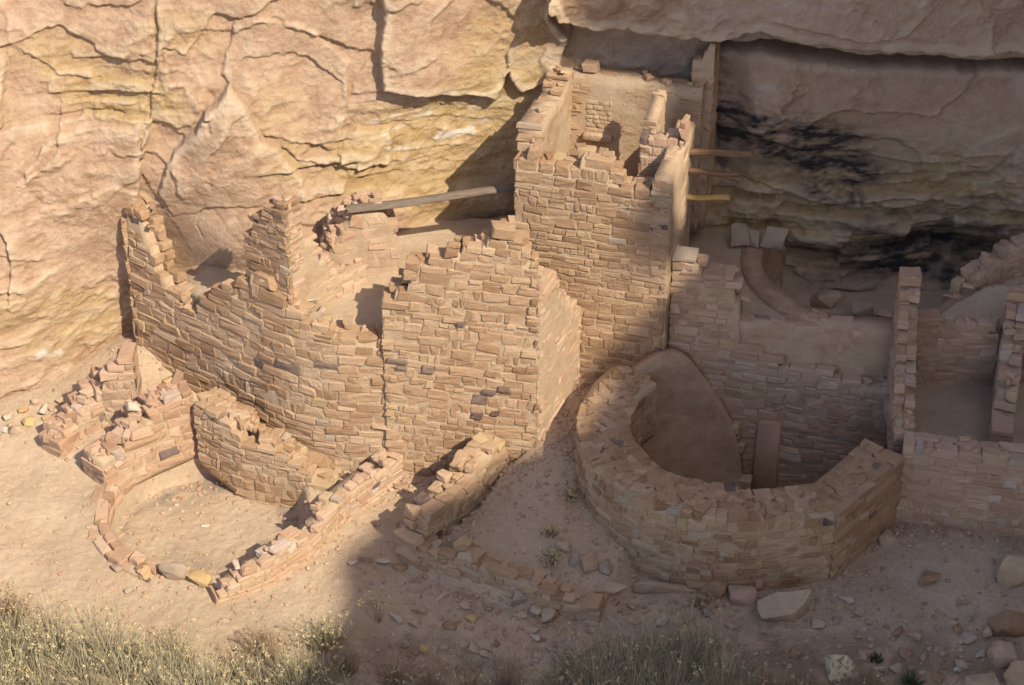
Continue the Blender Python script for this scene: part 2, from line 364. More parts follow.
WALL_LINES = []
WALLGROUP = 'ruined sandstone walls of the cliff dwelling'
def wall(name, label, pts, bots, tops, thick=0.35, ch=0.115, sl=0.24, slope=0.0, batter=0.0, side=1, back=True, plaster=0.0,
         tone=(0.05, 0.85), ragged=0.5, mats=None, seed=None, darks=(), parent=None, cat='wall', proud=0.009, tops_s=None, rad=0.20, jit=0.20,
         sag=0.016, cap=0.10, fullcore=False):
    """one coursed rubble wall: pts = face line in plan, side=1 -> face on the right hand of travel; bots/tops at each pt.
    tops_s: optional [(s fraction, z)] profile finer than pts"""
    seed = seed if seed is not None else (sum(map(ord, label)) % 9973)
    r_ = random.Random(seed)
    P, s = resample(pts); L = s[-1]; WALL_LINES.append((P[:, :2], side))
    bots = np.asarray(bots, float); tops = np.asarray(tops, float) if tops is not None else None
    if tops_s is not None:
        ts = np.array([a * L for a, _ in tops_s]); tz = np.array([b for _, b in tops_s])
        zt = lambda q: float(np.interp(q, ts, tz))
    else: zt = lambda q: float(np.interp(q, s, tops))
    zb = lambda q: float(np.interp(q, s, bots))
    def frame(q):
        q = min(max(q, 0), L); i = min(max(int(np.searchsorted(s, q, 'right')) - 1, 0), len(s) - 2)
        u = (q - s[i]) / max(s[i + 1] - s[i], 1e-9); p = P[i] * (1 - u) + P[i + 1] * u
        e = 0.06
        def pt(q2):
            q2 = min(max(q2, 0), L); return np.array([np.interp(q2, s, P[:, 0]), np.interp(q2, s, P[:, 1])])
        t = pt(q + e) - pt(q - e); t /= max(np.linalg.norm(t), 1e-9)
        return p[:2], t, side * np.array([t[1], -t[0]])
    zmin = bots.min() - 0.15 - abs(slope) * L; zmax = (max(b for _, b in tops_s) if tops_s else tops.max()) + 0.1 + abs(slope) * L
    gs = np.arange(0, L + 0.03, 0.03); ctop = np.full(len(gs), -99.0)
    O, A, B, C, HF, TN = [], [], [], [], [], []
    def put(q0, q1, z0, z1, nrm_off, depth, tn, spin=0.0):
        qc = (q0 + q1) / 2; p, t, nf = frame(qc)
        zc = (z0 + z1) / 2 + slope * qc
        bo = -batter * (zc - zb(qc))
        xy = p + nf * (nrm_off + bo)
        w = r_.gauss(0, 0.03) + spin; roll = r_.gauss(0, 0.028) + math.atan(slope) * 1.0
        a3 = np.array([t[0], t[1], math.tan(roll)]); a3 /= np.linalg.norm(a3)
        b3 = np.array([nf[0], nf[1], 0.0]) + w * a3; b3 -= a3 * a3.dot(b3); b3 /= np.linalg.norm(b3)
        c3 = np.cross(a3, b3); c3 = c3 if c3[2] > 0 else -c3
        O.append((xy[0], xy[1], zc)); A.append(a3); B.append(b3); C.append(c3)
        HF.append((max((q1 - q0) / 2, 0.015), depth / 2, max((z1 - z0) / 2, 0.012))); TN.append(tn)
    def tn_():
        x = r_.random()
        if x < 0.010: return 1.0
        if x < 0.06: return r_.uniform(0.87, 0.98)
        return r_.uniform(*tone)
    z = zmin; k = 0; ph0 = r_.uniform(0, 6.28)
    dirs = [(1, 0.0)] + ([(-1, 1.0)] if back else [])
    while z < zmax:
        h = ch * r_.uniform(0.65, 1.45); k += 1
        ph = r_.uniform(0, 6.28); ph2 = r_.uniform(0, 6.28); wav = lambda q: sag * (math.sin(q * 2.1 + ph0) + 0.5 * math.sin(q * 5.3 + ph))
        for (sg, isb) in dirs:
            q = -r_.uniform(0, 0.12)
            while q < L:
                l = sl * min(2.0, r_.lognormvariate(-0.16, 0.38)) * (0.72 + 0.32 * h / ch)
                q0, q1 = max(q, 0.0), min(q + l, L); q += l
                if L - q1 < 0.05: q1 = L; q = L
                if q1 - q0 < 0.035: continue
                qc = (q0 + q1) / 2; zm = z + h / 2 + slope * qc
                lim = zt(qc) + r_.uniform(-ragged, ragged) * h * 0.6
                if zm + 0.2 * h > lim: continue
                if zm < zb(qc) - 0.22: continue
                top = zm + 1.2 * h > zt(qc) - 0.02
                isend = q0 <= 0.001 or q1 >= L - 0.001
                g = r_.uniform(0.008, 0.018)
                d1 = min(0.55 * thick, 0.22) * r_.uniform(0.85, 1.05)
                pr = proud * r_.uniform(-0.45, 1.0)
                if plaster > 0: pr = r_.uniform(-0.03, 0.012) - 0.012 * plaster * 2
                full = thick <= 0.2 or (isend and thick < 0.45) or (top and thick < 0.5 and r_.random() < cap)
                if full:
                    if sg < 0: continue
                    dep = thick + r_.uniform(-0.01, 0.03); no = -thick / 2 + pr * 0.5
                else:
                    if isend: d1 = thick / 2
                    dep = d1; no = (-d1 / 2 + pr) if sg > 0 else (-thick + d1 / 2 - pr)
                zz0, zz1 = z + g / 2 + wav(qc), z + h - g / 2 + wav(qc)
                x = r_.random()
                if x < 0.13 and h > 0.12 and not top:                # two thin stones
                    f = r_.uniform(0.35, 0.65); zf = zz0 + (zz1 - zz0) * f
                    put(q0 + g / 2, q1 - g / 2, zz0, zf - 0.004, no, dep, tn_()); put(q0 + g / 2, q1 - g / 2, zf + 0.004, zz1, no + r_.uniform(-0.008, 0.008), dep, tn_())
                elif x < 0.93 or top:
                    put(q0 + g / 2, q1 - g / 2, zz0 - r_.uniform(0, 0.006), zz1 + r_.uniform(-0.008, 0.006) - (r_.uniform(0, 0.035) if x > 0.6 else 0), no, dep, tn_(), r_.gauss(0, 0.05) if top else 0)
                else:                                                  # small chinking stones
                    qq = q0
                    while qq < q1 - 0.03:
                        w = r_.uniform(0.07, 0.12); w = min(w, q1 - qq)
                        put(qq + 0.004, qq + w - 0.004, zz0, zz1 - r_.uniform(0, 0.15) * h, no, dep, tn_()); qq += w
                m = (gs >= q0 - 0.02) & (gs <= q1 + 0.02); ctop[m] = np.maximum(ctop[m], z + h + slope * qc - ((0.05 if jit < .21 else .075) if not plaster else 0.012) + wav(qc))
        z += h
    for (q, zc, l, h) in darks:                                        # the few dark slabs set into the face
        put(q - l / 2, q + l / 2, zc - h / 2 - slope * q, zc + h / 2 - slope * q, -0.02 + 0.012, 0.10, 1.0)
    # irregular flat stones bedded in the top of a broad wall
    if thick > 0.42:
        for _ in range(int(L * (thick - 0.2) / 0.013)):
            q = r_.uniform(0.08, L - 0.08); p, t, nf = frame(q); w = r_.uniform(0.16, thick - 0.16); a = r_.uniform(0, 6.28)
            a3 = np.array([math.cos(a), math.sin(a), r_.gauss(0, .04)]); a3 /= np.linalg.norm(a3); c3 = np.array([0, 0, 1.0]) - a3 * a3[2]; c3 /= np.linalg.norm(c3)
            xy = p - nf * w; O.append((xy[0], xy[1], zt(q) - 0.045 + r_.uniform(-.012, .014))); A.append(a3); C.append(c3); B.append(np.cross(c3, a3)); HF.append((r_.uniform(.06, .14), r_.uniform(.045, .09), .05)); TN.append(tn_())
    # small loose stones and spalls left lying along the broken top
    if not fullcore and plaster < .5:
        gt = np.interp(gs, gs[ctop > -50], ctop[ctop > -50]) if (ctop > -50).any() else None
        for _ in range(int(L * 4.5)):
            q = r_.uniform(0.03, L - 0.03); p, t, nf = frame(q); w = r_.uniform(0.05, max(thick - 0.05, .06)); a = r_.uniform(0, 6.28)
            a3 = np.array([math.cos(a), math.sin(a), r_.gauss(0, .2)]); a3 /= np.linalg.norm(a3); c3 = np.array([0, 0, 1.0]) - a3 * a3[2]; c3 /= np.linalg.norm(c3)
            hh = r_.uniform(.012, .036); xy = p - nf * (w + batter * max(float(np.interp(q, gs, gt)) - zb(q), 0)); O.append((xy[0], xy[1], float(np.interp(q, gs, gt)) + .02 + hh * .6)); A.append(a3); C.append(c3); B.append(np.cross(c3, a3)); HF.append((r_.uniform(.03, .085), r_.uniform(.025, .055), hh)); TN.append(tn_())
    V, Q, T = blocks(np.array(O), np.array(A), np.array(B), np.array(C), np.array(HF), np.array(TN), rad, jit, seed)
    # mortar core, a closed solid
    inset = 0.010 if plaster <= 0 else -0.010 * plaster + 0.004
    ok = ctop > -50
    ctop = np.interp(gs, gs[ok], ctop[ok]) if ok.any() else np.array([zb(q) + .02 for q in gs])
    cm = np.stack([np.roll(ctop, k_) for k_ in (-2, -1, 0, 1, 2)]); cm[:, :2] = ctop[:2]; cm[:, -2:] = ctop[-2:]; ctop = np.median(cm, 0)
    if plaster < .5:
        pd_ = np.pad(ctop, 4, mode='edge'); ctop = np.min(np.stack([pd_[k_:k_ + len(ctop)] for k_ in range(9)]), 0)
    if fullcore: ctop = np.array([zt(q) for q in gs])
    if thick > 0.5: ctop = np.array([zt(q) for q in gs]) - 0.03
    nz = 14; rows = []
    for q, ct in zip(gs, ctop):
        p, t, nf = frame(q); e = 0.012
        off = t * (e if q < 1e-6 else 0) - t * (e if q > L - 0.02 else 0)
        b0 = zb(q) - 0.3; ring = []
        for i in range(nz):
            zz = b0 + (ct - b0) * i / (nz - 1); w = p + off + nf * (-inset - batter * max(zz - zb(q), 0)); ring.append((w[0], w[1], zz))
        for i in range(nz - 1, -1, -1):
            zz = b0 + (ct - b0) * i / (nz - 1); w = p + off + nf * (-thick + inset - batter * max(zz - zb(q), 0)); ring.append((w[0], w[1], zz))
        rows.append(ring)
    CV = np.array(rows); ns, m = CV.shape[:2]
    fl = CV.reshape(-1, 3); nn = 0.006 * fbm(fl[:, 0] * 7, fl[:, 1] * 7, fl[:, 2] * 7, 3, seed) + (0.03 * fbm(fl[:, 0] * 2.5, fl[:, 1] * 2.5, fl[:, 2] * 2.5, 4, seed + 1) if plaster >= 1.2 else 0)
    # push mortar noise along the wall normal only
    nrm = np.array([frame(q)[2] for q in gs]); nrm = np.repeat(nrm, m, 0); fl = fl.copy(); fl[:, 0] += nrm[:, 0] * nn; fl[:, 1] += nrm[:, 1] * nn; fl[:, 2] += nn * 0.8
    i = np.arange(ns * m).reshape(ns, m)
    CQ = np.stack([i[:-1], i[1:], np.roll(i, -1, 1)[1:], np.roll(i, -1, 1)[:-1]], -1).reshape(-1, 4)
    caps = []
    for e in (0, ns - 1):
        for j in range(nz - 1): caps.append((i[e, j], i[e, j + 1], i[e, m - 2 - j], i[e, m - 1 - j]))
    CQ = np.concatenate([CQ, np.array(caps)])
    if side < 0: CQ = CQ[:, ::-1]
    nV = len(fl)
    VV = np.concatenate([fl, V]); QQ = np.concatenate([CQ, Q + nV]); MI = np.concatenate([np.zeros(len(CQ)), np.ones(len(Q))])
    org = np.array([P[:, 0].mean(), P[:, 1].mean(), bots.min()])
    me = np_mesh(name, VV - org, QQ, MI, MI < .5, {'tone': np.concatenate([np.full(nV, 0.5), T])})
    o = link(name, me, mats or [M_MORTAR, M_STONE], parent); o.location = org
    if parent is None: tag(o, label, cat, WALLGROUP, 'thing')
    return o

def rock_mesh(size, seed, npts=16, bev=0.12, flat=0.0):
    r_ = random.Random(seed); bm = bmesh.new()
    for _ in range(npts):
        while True:
            v = Vector((r_.uniform(-1, 1), r_.uniform(-1, 1), r_.uniform(-1, 1)))
            if 0.75 < v.length < 1.25: break
        bm.verts.new((v.x * size[0] / 2, v.y * size[1] / 2, v.z * size[2] / 2))
    res = bmesh.ops.convex_hull(bm, input=bm.verts)
    bmesh.ops.delete(bm, geom=[g for g in res['geom_interior'] if isinstance(g, bmesh.types.BMVert)], context='VERTS')
    bmesh.ops.dissolve_limit(bm, angle_limit=R(14), verts=bm.verts, edges=bm.edges)
    try: bmesh.ops.bevel(bm, geom=list(bm.edges), offset=min(size) * bev, segments=2, profile=0.6, affect='EDGES', clamp_overlap=True)
    except Exception: pass
    bmesh.ops.triangulate(bm, faces=bm.faces)
    bmesh.ops.subdivide_edges(bm, edges=[e for e in bm.edges if e.calc_length() > max(size) * 0.3], cuts=1)
    for v in bm.verts:
        n = fbm(np.array([v.co.x * 9 + seed]), np.array([v.co.y * 9]), np.array([v.co.z * 9]), 3, seed)[0]
        v.co += v.co.normalized() * n * min(size) * 0.09
    bmesh.ops.recalc_face_normals(bm, faces=bm.faces)
    me = bpy.data.meshes.new('rock'); bm.to_mesh(me); bm.free()
    for p in me.polygons: p.use_smooth = True
    try: me.set_sharp_from_angle(angle=R(38))
    except Exception: pass
    return me

# ================================================================== SETTING: cliff
_CC = np.array([(-9.5, 0, 0.9), (-7.6, .35, 1.0), (-7.2, 2.0, 1.25), (-6.5, .5, 1.65), (-5.6, .8, 2.35), (-5.4, 2.4, 2.25), (-4.2, 2.6, 1.75), (-4.2, 4, 1.95), (-7, 4, 1.75), (-7, 6.5, 2.5), (-4, 6.5, 2.4),
                (-2.2, 2.2, 1.95), (-2.2, 4, 2.45), (-.9, 3, 2.85), (0, 4.5, 3.2), (0, 6.5, 3.1), (1, 5, 3.5), (1.9, 5, 3.55), (1, 2, 3.4),
                (3.2, 2.2, 3.1), (3, 5, 3.35), (5, 5, 3.4), (7.5, 5, 3.5), (5, .5, 2.9), (7.5, .5, 2.9), (6, 3, 3.25), (9.5, 3, 3.4), (3.4, 6.5, 3.5), (7, 7, 3.7)])
def _tps(a, b):
    r2 = ((a[:, None, :] - b[None, :, :])**2).sum(-1); return np.where(r2 > 0, r2 * np.log(r2 + 1e-12), 0)
_n = len(_CC); _K = np.zeros((_n + 3, _n + 3)); _K[:_n, :_n] = _tps(_CC[:, :2], _CC[:, :2]) + 0.02 * np.eye(_n)
_K[:_n, _n] = 1; _K[:_n, _n + 1:] = _CC[:, :2]; _K[_n, :_n] = 1; _K[_n + 1:, :_n] = _CC[:, :2].T
_w = np.linalg.solve(_K, np.concatenate([_CC[:, 2], [0, 0, 0]]))
def cliffY(X, Z):
    sh = np.shape(X); X = np.clip(np.ravel(X), -9.5, 9.5); Z = np.clip(np.ravel(Z), -0.5, 7.2)
    q = np.stack([X, Z], 1); return (_tps(q, _CC[:, :2]) @ _w[:_n] + _w[_n] + q @ _w[_n + 1:]).reshape(sh)
def pc(px, py, off=0.0):
    Y = 2.2
    for _ in range(12):
        x, y, z = atY(px, py, Y); Y = 0.5 * Y + 0.5 * (float(cliffY(np.array([x]), np.array([z]))[0]) + off)
    return (x, z)
def pcs(L, off=0.0): return [pc(a, b, off) for a, b in L]

def build_cliff():
    def axis(a, b, st, A, B):
        core = np.arange(a, b + st / 2, st); lo = a - np.cumsum(0.05 * 1.35**np.arange(18)); hi = b + np.cumsum(0.05 * 1.35**np.arange(18))
        lo = lo[lo > A]; hi = hi[hi < B]
        return np.concatenate([[A], lo[::-1], core, hi, [B]])
    xs = axis(-8.0, 8.2, 0.019, -40, 40); zs = axis(-0.6, 6.9, 0.019, -2.5, 22)
    X, Z = np.meshgrid(xs, zs); x, z = X.ravel(), Z.ravel()
    Y = cliffY(x, z) + np.maximum(z - 7.2, 0) * 0.35
    wx = x + 0.35 * fbm(x * .9, z * .9, None, 3, 5); wz = z + 0.3 * fbm(x * .9 + 7, z * .9 + 3, None, 3, 6)
    # measured pixel of the smooth cliff, for placing the features that were surveyed from the photograph
    dY = Y - CAM[1]; dpt = dY * CP - (z - CAM[2]) * SP; up = dY * SP + (z - CAM[2]) * CP
    PX = W_ / 2 + F * x / dpt; PY = H_ / 2 - F * up / dpt
    def blob(cx, cy, rx, ry, rot=0.0, soft=0.5):
        c, s_ = math.cos(R(rot)), math.sin(R(rot)); dx, dy = PX - cx, PY - cy
        d = np.sqrt(((dx * c + dy * s_) / rx)**2 + ((-dx * s_ + dy * c) / ry)**2)
        return 1 - sstep(1 - soft, 1 + soft, d)
    bed = np.clip(blob(440, 140, 110, 70) + blob(90, 75, 110, 50, 25) + blob(70, 320, 100, 60) * .8 + blob(330, 190, 60, 40) * .7 + blob(860, 230, 220, 70) * .9 + blob(275, 130, 40, 60) * .5
                  + blob(190, 40, 60, 40) * .5, 0, 1)
    n = np.zeros_like(x)
    def creased(f, fx_, fz_, sd, k=3, oc=2):
        return np.max(np.stack([fbm(wx * f * fx_ + 13.1 * j, wz * f * fz_ + 7.7 * j, None, oc, sd + 10 * j, .35) for j in range(k)]), 0)
    patch = sstep(-0.15, 0.35, fbm(x * .8 + 4, z * .8, None, 3, 71))
    rt = 0.8 * x + 0.6 * z; ru = -0.6 * x + 0.8 * z                  # slabs break along a slanting grain
    n -= 0.24 * creased(.55, 1.0, 1.1, 21)
    n -= 0.075 * (0.45 + .5 * patch) * np.max(np.stack([fbm(rt * 1.2 + 5 * j + .2 * wx, ru * 2.3 + 3 * j, None, 2, 31 + 7 * j, .4) for j in range(3)]), 0)
    n += 0.022 * (0.2 + patch + bed * .3) * np.max(np.stack([fbm(rt * 3.4 + 5 * j, ru * 5.2 + 3 * j, None, 2, 61 + 7 * j, .4) for j in range(2)]), 0)
    n -= 0.013 * (0.25 + patch + bed) * np.max(np.stack([fbm(x * 8 + 5 * j + wx, z * 13 + 3 * j, None, 2, 76 + 7 * j, .5) for j in range(2)]), 0)
    # spalled sheets: the face has come away in thin shells with crisp broken edges
    def spall(f, k_, amp, sd, sh):
        q_ = (fbm(wx * f + sh, wz * f * 1.2 - sh, None, 3, sd, .45) + .12 * x * f + .035 * fbm(x * 7, z * 7, None, 3, sd + 3)) * k_
        i_ = np.floor(q_); return amp * (i_ + sstep(.90, 1.0, q_ - i_))
    n -= (1 - .65 * bed) * spall(.36, 3.0, 0.05, 131, 2.0)
    n += (1 - .5 * bed) * (0.4 + patch) * spall(1.0, 3.0, 0.008, 141, 9.0)
    # bedding: thin layers that stand in and out, broken along their length
    lay = z / 0.16 + 0.8 * fbm(x * .55, z * .7, None, 3, 81) + 0.06 * x
    li = np.floor(lay).astype(np.int64); lf = lay - li; zz = np.zeros_like(li)
    def lv(l_):
        sx = x / 0.8 + _hash(l_, zz, zz, 5) * 7 + .3 * fbm(x * 3, z * 3, None, 2, 82); s0 = np.floor(sx).astype(np.int64); sf = sx - s0
        h0 = _hash(l_, s0, zz, 6) - .5; h1_ = _hash(l_, s0 + 1, zz, 6) - .5; return h0 + (h1_ - h0) * sstep(.85, 1.0, sf)
    la, lb = lv(li), lv(li + 1)
    bl_ = bed * (0.3 + sstep(-.2, .4, fbm(x * 1.1 + 3, z * 1.6, None, 2, 83)) + .5 * sstep(700, 760, PX))
    n += bl_ * (0.08 + .15 * sstep(650, 720, PX)) * (la + (lb - la) * sstep(0.78, 1.0, lf))
    n += 0.03 * fbm(x * 2.2, z * 2.2, None, 4, 91, .5) + 0.014 * fbm(x * 6, z * 8, None, 4, 95) * (0.5 + patch) + 0.011 * fbm(x * 18, z * 22, None, 3, 96)
    gentle = np.clip(blob(205, 235, 45, 38), 0, 1); n *= (1 - 0.7 * gentle)
    left = (PX < 640).astype(float)
    # slabs standing proud, traced by their outlines
    def slab(poly, out, soft=0.035, off=0.0, fade=None):
        nonlocal n; soft = soft * 0.8
        wob = pcs(poly, off)
        m = polymask(x + 0.05 * fbm(x * 5, z * 5, None, 3, 55), z + 0.05 * fbm(x * 5 + 9, z * 5, None, 3, 56), wob, soft)
        if fade: m = m * (1 - sstep(fade[0], fade[1], PY))
        n = n - out * m
        return m
    slab([(388, -90), (381, 40), (386, 82), (412, 86), (450, 88), (500, 94), (508, 68), (520, 88), (556, 72), (569, 30), (552, 10), (546, -90)], 0.22, 0.05)
    slab([(404, -40), (372, 50), (354, 80), (350, 90), (385, 86), (440, 86), (441, 45), (452, -40)], 0.04, 0.03)
    slab([(548, -20), (545, 12), (552, 24), (560, 34), (572, 28), (569, 12), (560, -20)], 0.12, 0.03)
    slab([(-60, 128), (60, 118), (100, 112), (152, 118), (141, 175), (138, 225), (128, 350), (-60, 420)], 0.13, 0.02, fade=(150, 330))
    slab([(28, 165), (60, 128), (140, 122), (143, 172), (100, 200), (60, 205), (30, 188)], 0.09, 0.02, fade=(130, 210))
    slab([(160, -60), (158, 58), (166, 40), (188, 50), (215, 12), (300, 18), (350, 60), (340, 150), (262, 130), (247, 95), (222, 70), (235, 20), (380, -60)], 0.06, 0.025)
    slab([(-60, -60), (-60, 40), (0, 42), (60, 22), (110, 55), (157, 60), (153, -60)], 0.07, 0.03)
    slab([(-40, 40), (6, 44), (11, 60), (4, 92), (6, 120), (-40, 128)], 0.16, 0.02)
    # leaning flake with its peak
    pk = pc(232, 82)
    mflk = slab([(232, 81), (208, 104), (196, 125), (176, 150), (158, 190), (172, 215), (215, 206), (268, 206), (312, 226), (303, 180), (284, 150), (262, 132), (248, 96)], 0.20, 0.02, fade=(120, 235))
    rd, rs = seg_dist(x, z, pcs([(232, 82), (226, 120), (214, 165), (206, 200)])); n -= mflk * 0.10 * np.clip(1 - rd / 0.55, 0, 1)
    slab([(342, 128), (392, 125), (390, 163), (340, 165)], 0.08, 0.015)
    # cracks and breaks: (outline, depth, width, step on one side, reach)
    def crack(poly, dep, w, step=0.0, reach=0.5, off=0.0):
        nonlocal n
        dep *= 0.34 if dep < .3 else 1.0; w *= 0.5 if w < .045 else 1.0; q = pcs(poly, off); jx = x + 0.03 * fbm(x * 6, z * 6, None, 3, 57); jz = z + 0.03 * fbm(x * 6 + 9, z * 6, None, 3, 58)
        d, s_ = seg_dist(jx, jz, q)
        n = n + dep * np.exp(-(d / w)**2) * (np.clip(.55 + 1.1 * fbm(x * 2.4, z * 2.4, None, 2, 59), 0.05, 1.2) if dep < .2 else 1.0)
        if step: n = n + step * np.where(s_ > 0, 1, 0) * np.exp(-d / reach) * sstep(0, 0.02, d)
    crack([(155, -10), (159, 30), (158, 60), (152, 90), (150, 112), (143, 140), (141, 170), (146, 178)], 0.07, 0.025, -0.04, 0.5)
    crack([(385, 82), (410, 86), (450, 88), (480, 92), (500, 97)], 0.16, 0.035)
    crack([(441, 45), (446, 70), (450, 88)], 0.10, 0.02)
    crack([(350, 88), (345, 110), (352, 120)], 0.10, 0.03)
    crack([(338, 140), (335, 160), (343, 172)], 0.14, 0.025)
    crack([(282, 8), (290, 16), (296, 20)], 0.14, 0.03); crack([(308, 0), (322, 9)], 0.1, 0.02)
    crack([(175, 18), (180, 30), (186, 38)], 0.07, 0.02); crack([(188, 84), (194, 94), (199, 97)], 0.08, 0.02)
    crack([(30, 50), (48, 62), (60, 72), (95, 78)], 0.05, 0.02, -0.04, 0.2); crack([(112, 110), (130, 118)], 0.09, 0.02); crack([(125, 60), (127, 90)], 0.05, 0.015)
    crack([(205, 98), (211, 92)], 0.28, 0.05); crack([(204, 106), (211, 112), (213, 122)], 0.25, 0.035)
    crack([(0, 228), (8, 236), (12, 255), (11, 290)], 0.13, 0.02, -0.06, 0.3); crack([(0, 120), (40, 119), (60, 112)], 0.05, 0.02)
    crack([(52, 298), (70, 303), (95, 296)], 0.06, 0.015); crack([(20, 372), (40, 392), (75, 398)], 0.05, 0.02)
    crack([(106, 205), (120, 222), (118, 240)], -0.07, 0.05); crack([(60, 115), (58, 150), (32, 170)], 0.03, 0.03, -0.04, .25)
    crack([(192, 180), (205, 200), (196, 225), (205, 240)], 0.07, 0.02)
    for yy, a, b in ((104, 375, 500), (118, 390, 508), (131, 395, 470), (147, 400, 512), (160, 380, 470), (172, 360, 500), (96, 360, 440)):
        crack([(a, yy + 3), ((a + b) / 2, yy - 3), (b, yy + 4)], 0.03, 0.014, -0.02, 0.12)
    crack([(284, 148), (300, 158), (335, 166)], 0.05, 0.02, -0.05, .2)
    # alcove: roof block standing out over the shaded back wall
    roofp = [(545, -140), (548, 6), (558, 18), (572, 27), (600, 29), (640, 31), (700, 37), (722, 38), (742, 30), (765, 29), (790, 38), (830, 44), (862, 48), (905, 50), (940, 53), (985, 56), (1010, 53), (1060, 58), (1400, 70), (1400, -400), (545, -400)]
    ROOF = 0.62
    mroof = slab(roofp, ROOF, 0.02, -ROOF)
    crack([(722, 47), (760, 41), (800, 50), (860, 57), (940, 61), (1030, 66)], 0.5, 0.06)
    crack([(780, 18), (860, 38), (905, 34), (925, 14)], 0.05, 0.015, -0.03, .2, -ROOF); crack([(690, 4), (700, 0)], 0.06, 0.02, 0, .2, -ROOF)
    # recess at the right of the tower and hollow at the foot of the back wall
    hol = blob(905, 268, 120, 30); n += 0.30 * hol
    n += 0.18 * blob(725, 120, 22, 75) - 0.10 * blob(800, 90, 90, 40)
    crack([(718, 40), (719, 110), (716, 150), (722, 180)], 0.16, 0.04); crack([(740, 120), (790, 145), (850, 152), (905, 158), (950, 160)], 0.09, 0.03, -0.06, .3)
    crack([(760, 180), (820, 200), (900, 195), (960, 205)], 0.10, 0.03, -0.05, .3); crack([(850, 220), (900, 235), (1000, 225)], 0.08, 0.03, -0.05, .25)
    crack([(560, 38), (620, 48), (690, 58)], 0.06, 0.02); crack([(940, 60), (960, 85), (958, 110)], 0.05, 0.02)
    # hollow behind the middle room, under the long beam
    n += 0.22 * blob(452, 238, 62, 34)
    Y = Y + n
    # paler ridges and browner hollows: how far a point stands out from its surroundings
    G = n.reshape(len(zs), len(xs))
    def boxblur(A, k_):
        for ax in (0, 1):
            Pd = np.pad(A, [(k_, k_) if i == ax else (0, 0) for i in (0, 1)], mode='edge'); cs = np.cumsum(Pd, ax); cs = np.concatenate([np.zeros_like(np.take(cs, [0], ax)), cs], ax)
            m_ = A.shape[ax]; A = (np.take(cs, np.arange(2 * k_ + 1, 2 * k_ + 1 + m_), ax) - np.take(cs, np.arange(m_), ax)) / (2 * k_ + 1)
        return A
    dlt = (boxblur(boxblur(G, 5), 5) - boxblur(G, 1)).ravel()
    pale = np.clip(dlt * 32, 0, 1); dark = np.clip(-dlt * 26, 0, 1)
    # ---- colour patches that belong to the rock itself
    lr = 1 - left
    yel = np.clip(1.0 * blob(440, 150, 100, 75) + 0.75 * blob(100, 75, 100, 38, 25) + 0.6 * blob(180, 30, 45, 35) + .75 * blob(60, 318, 90, 42) + .6 * blob(275, 125, 32, 55) + .8 * blob(520, 40, 70, 60)
                  + .45 * blob(330, 180, 50, 50) + .55 * blob(120, 100, 60, 20) + 1.0 * blob(850, 215, 190, 60) + .5 * blob(900, 130, 140, 40) + .5 * blob(745, 145, 30, 30) + .35 * blob(470, 240, 60, 40), 0, 1.1) * np.where(PX < 640, .8, 1.0)
    grey = np.clip(sstep(560, 700, PX) * 0.5 * (1 - 0.6 * blob(800, 90, 70, 50)) + .5 * blob(600, 50, 60, 25) - .8 * blob(850, 215, 170, 55) + .0, 0, 1)
    strk = fbm(x * 1.3, z * 9, None, 4, 120); fl = fbm(x * 5, z * 11, None, 4, 121)
    soot = 0.95 * blob(785, 132, 58, 24, 8, .8) + .9 * blob(830, 160, 55, 30, 15, .8) + .85 * blob(835, 195, 32, 22, 0, .8) + 1.05 * blob(925, 268, 95, 30, 4, .6) + .5 * blob(870, 222, 25, 10) + .7 * blob(745, 110, 28, 22, 0, .8) + .45 * blob(1015, 190, 25, 30) + .5 * blob(723, 120, 8, 60) + .4 * blob(800, 250, 40, 20)
    soot = np.clip(soot, 0, 1.1) * np.clip(0.62 + 1.1 * strk + 0.6 * fl + .5 * fbm(x * 14, z * 40, None, 3, 122), 0, 1.4)
    soot = np.maximum(soot, .7 * (blob(905, 214, 90, 8, 6, .8) + blob(985, 190, 50, 14, -5, .8) + blob(950, 235, 70, 8, 0, .8)) * np.clip(.5 + 1.2 * fl + .8 * strk, 0, 1.2))
    soot = np.maximum(soot, .95 * blob(915, 262, 95, 28, 3, .5) * np.clip(.8 + 1.0 * fl + .5 * strk, 0, 1.2))
    smoke = np.clip(.8 * blob(800, 150, 90, 45, 12, .9) + .9 * blob(925, 262, 110, 40, 0, .9) + .5 * blob(900, 190, 120, 50, 0, .9) + .5 * blob(725, 120, 30, 60, 0, .9), 0, 1) * np.clip(.75 + .6 * strk, 0, 1)
    white = np.clip(blob(440, 125, 80, 35) * sstep(0.25, 0.5, strk + .6 * fl) * 0.6 + blob(55, 347, 22, 6) * sstep(0.0, 0.3, fl) * .7 + 0.35 * blob(768, 82, 14, 6, 20, .9) * sstep(-.3, .3, fl), 0, 1)
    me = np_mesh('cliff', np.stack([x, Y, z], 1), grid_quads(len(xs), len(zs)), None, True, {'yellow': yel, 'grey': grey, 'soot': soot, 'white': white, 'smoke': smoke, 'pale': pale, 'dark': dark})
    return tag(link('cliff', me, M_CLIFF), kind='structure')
build_cliff()

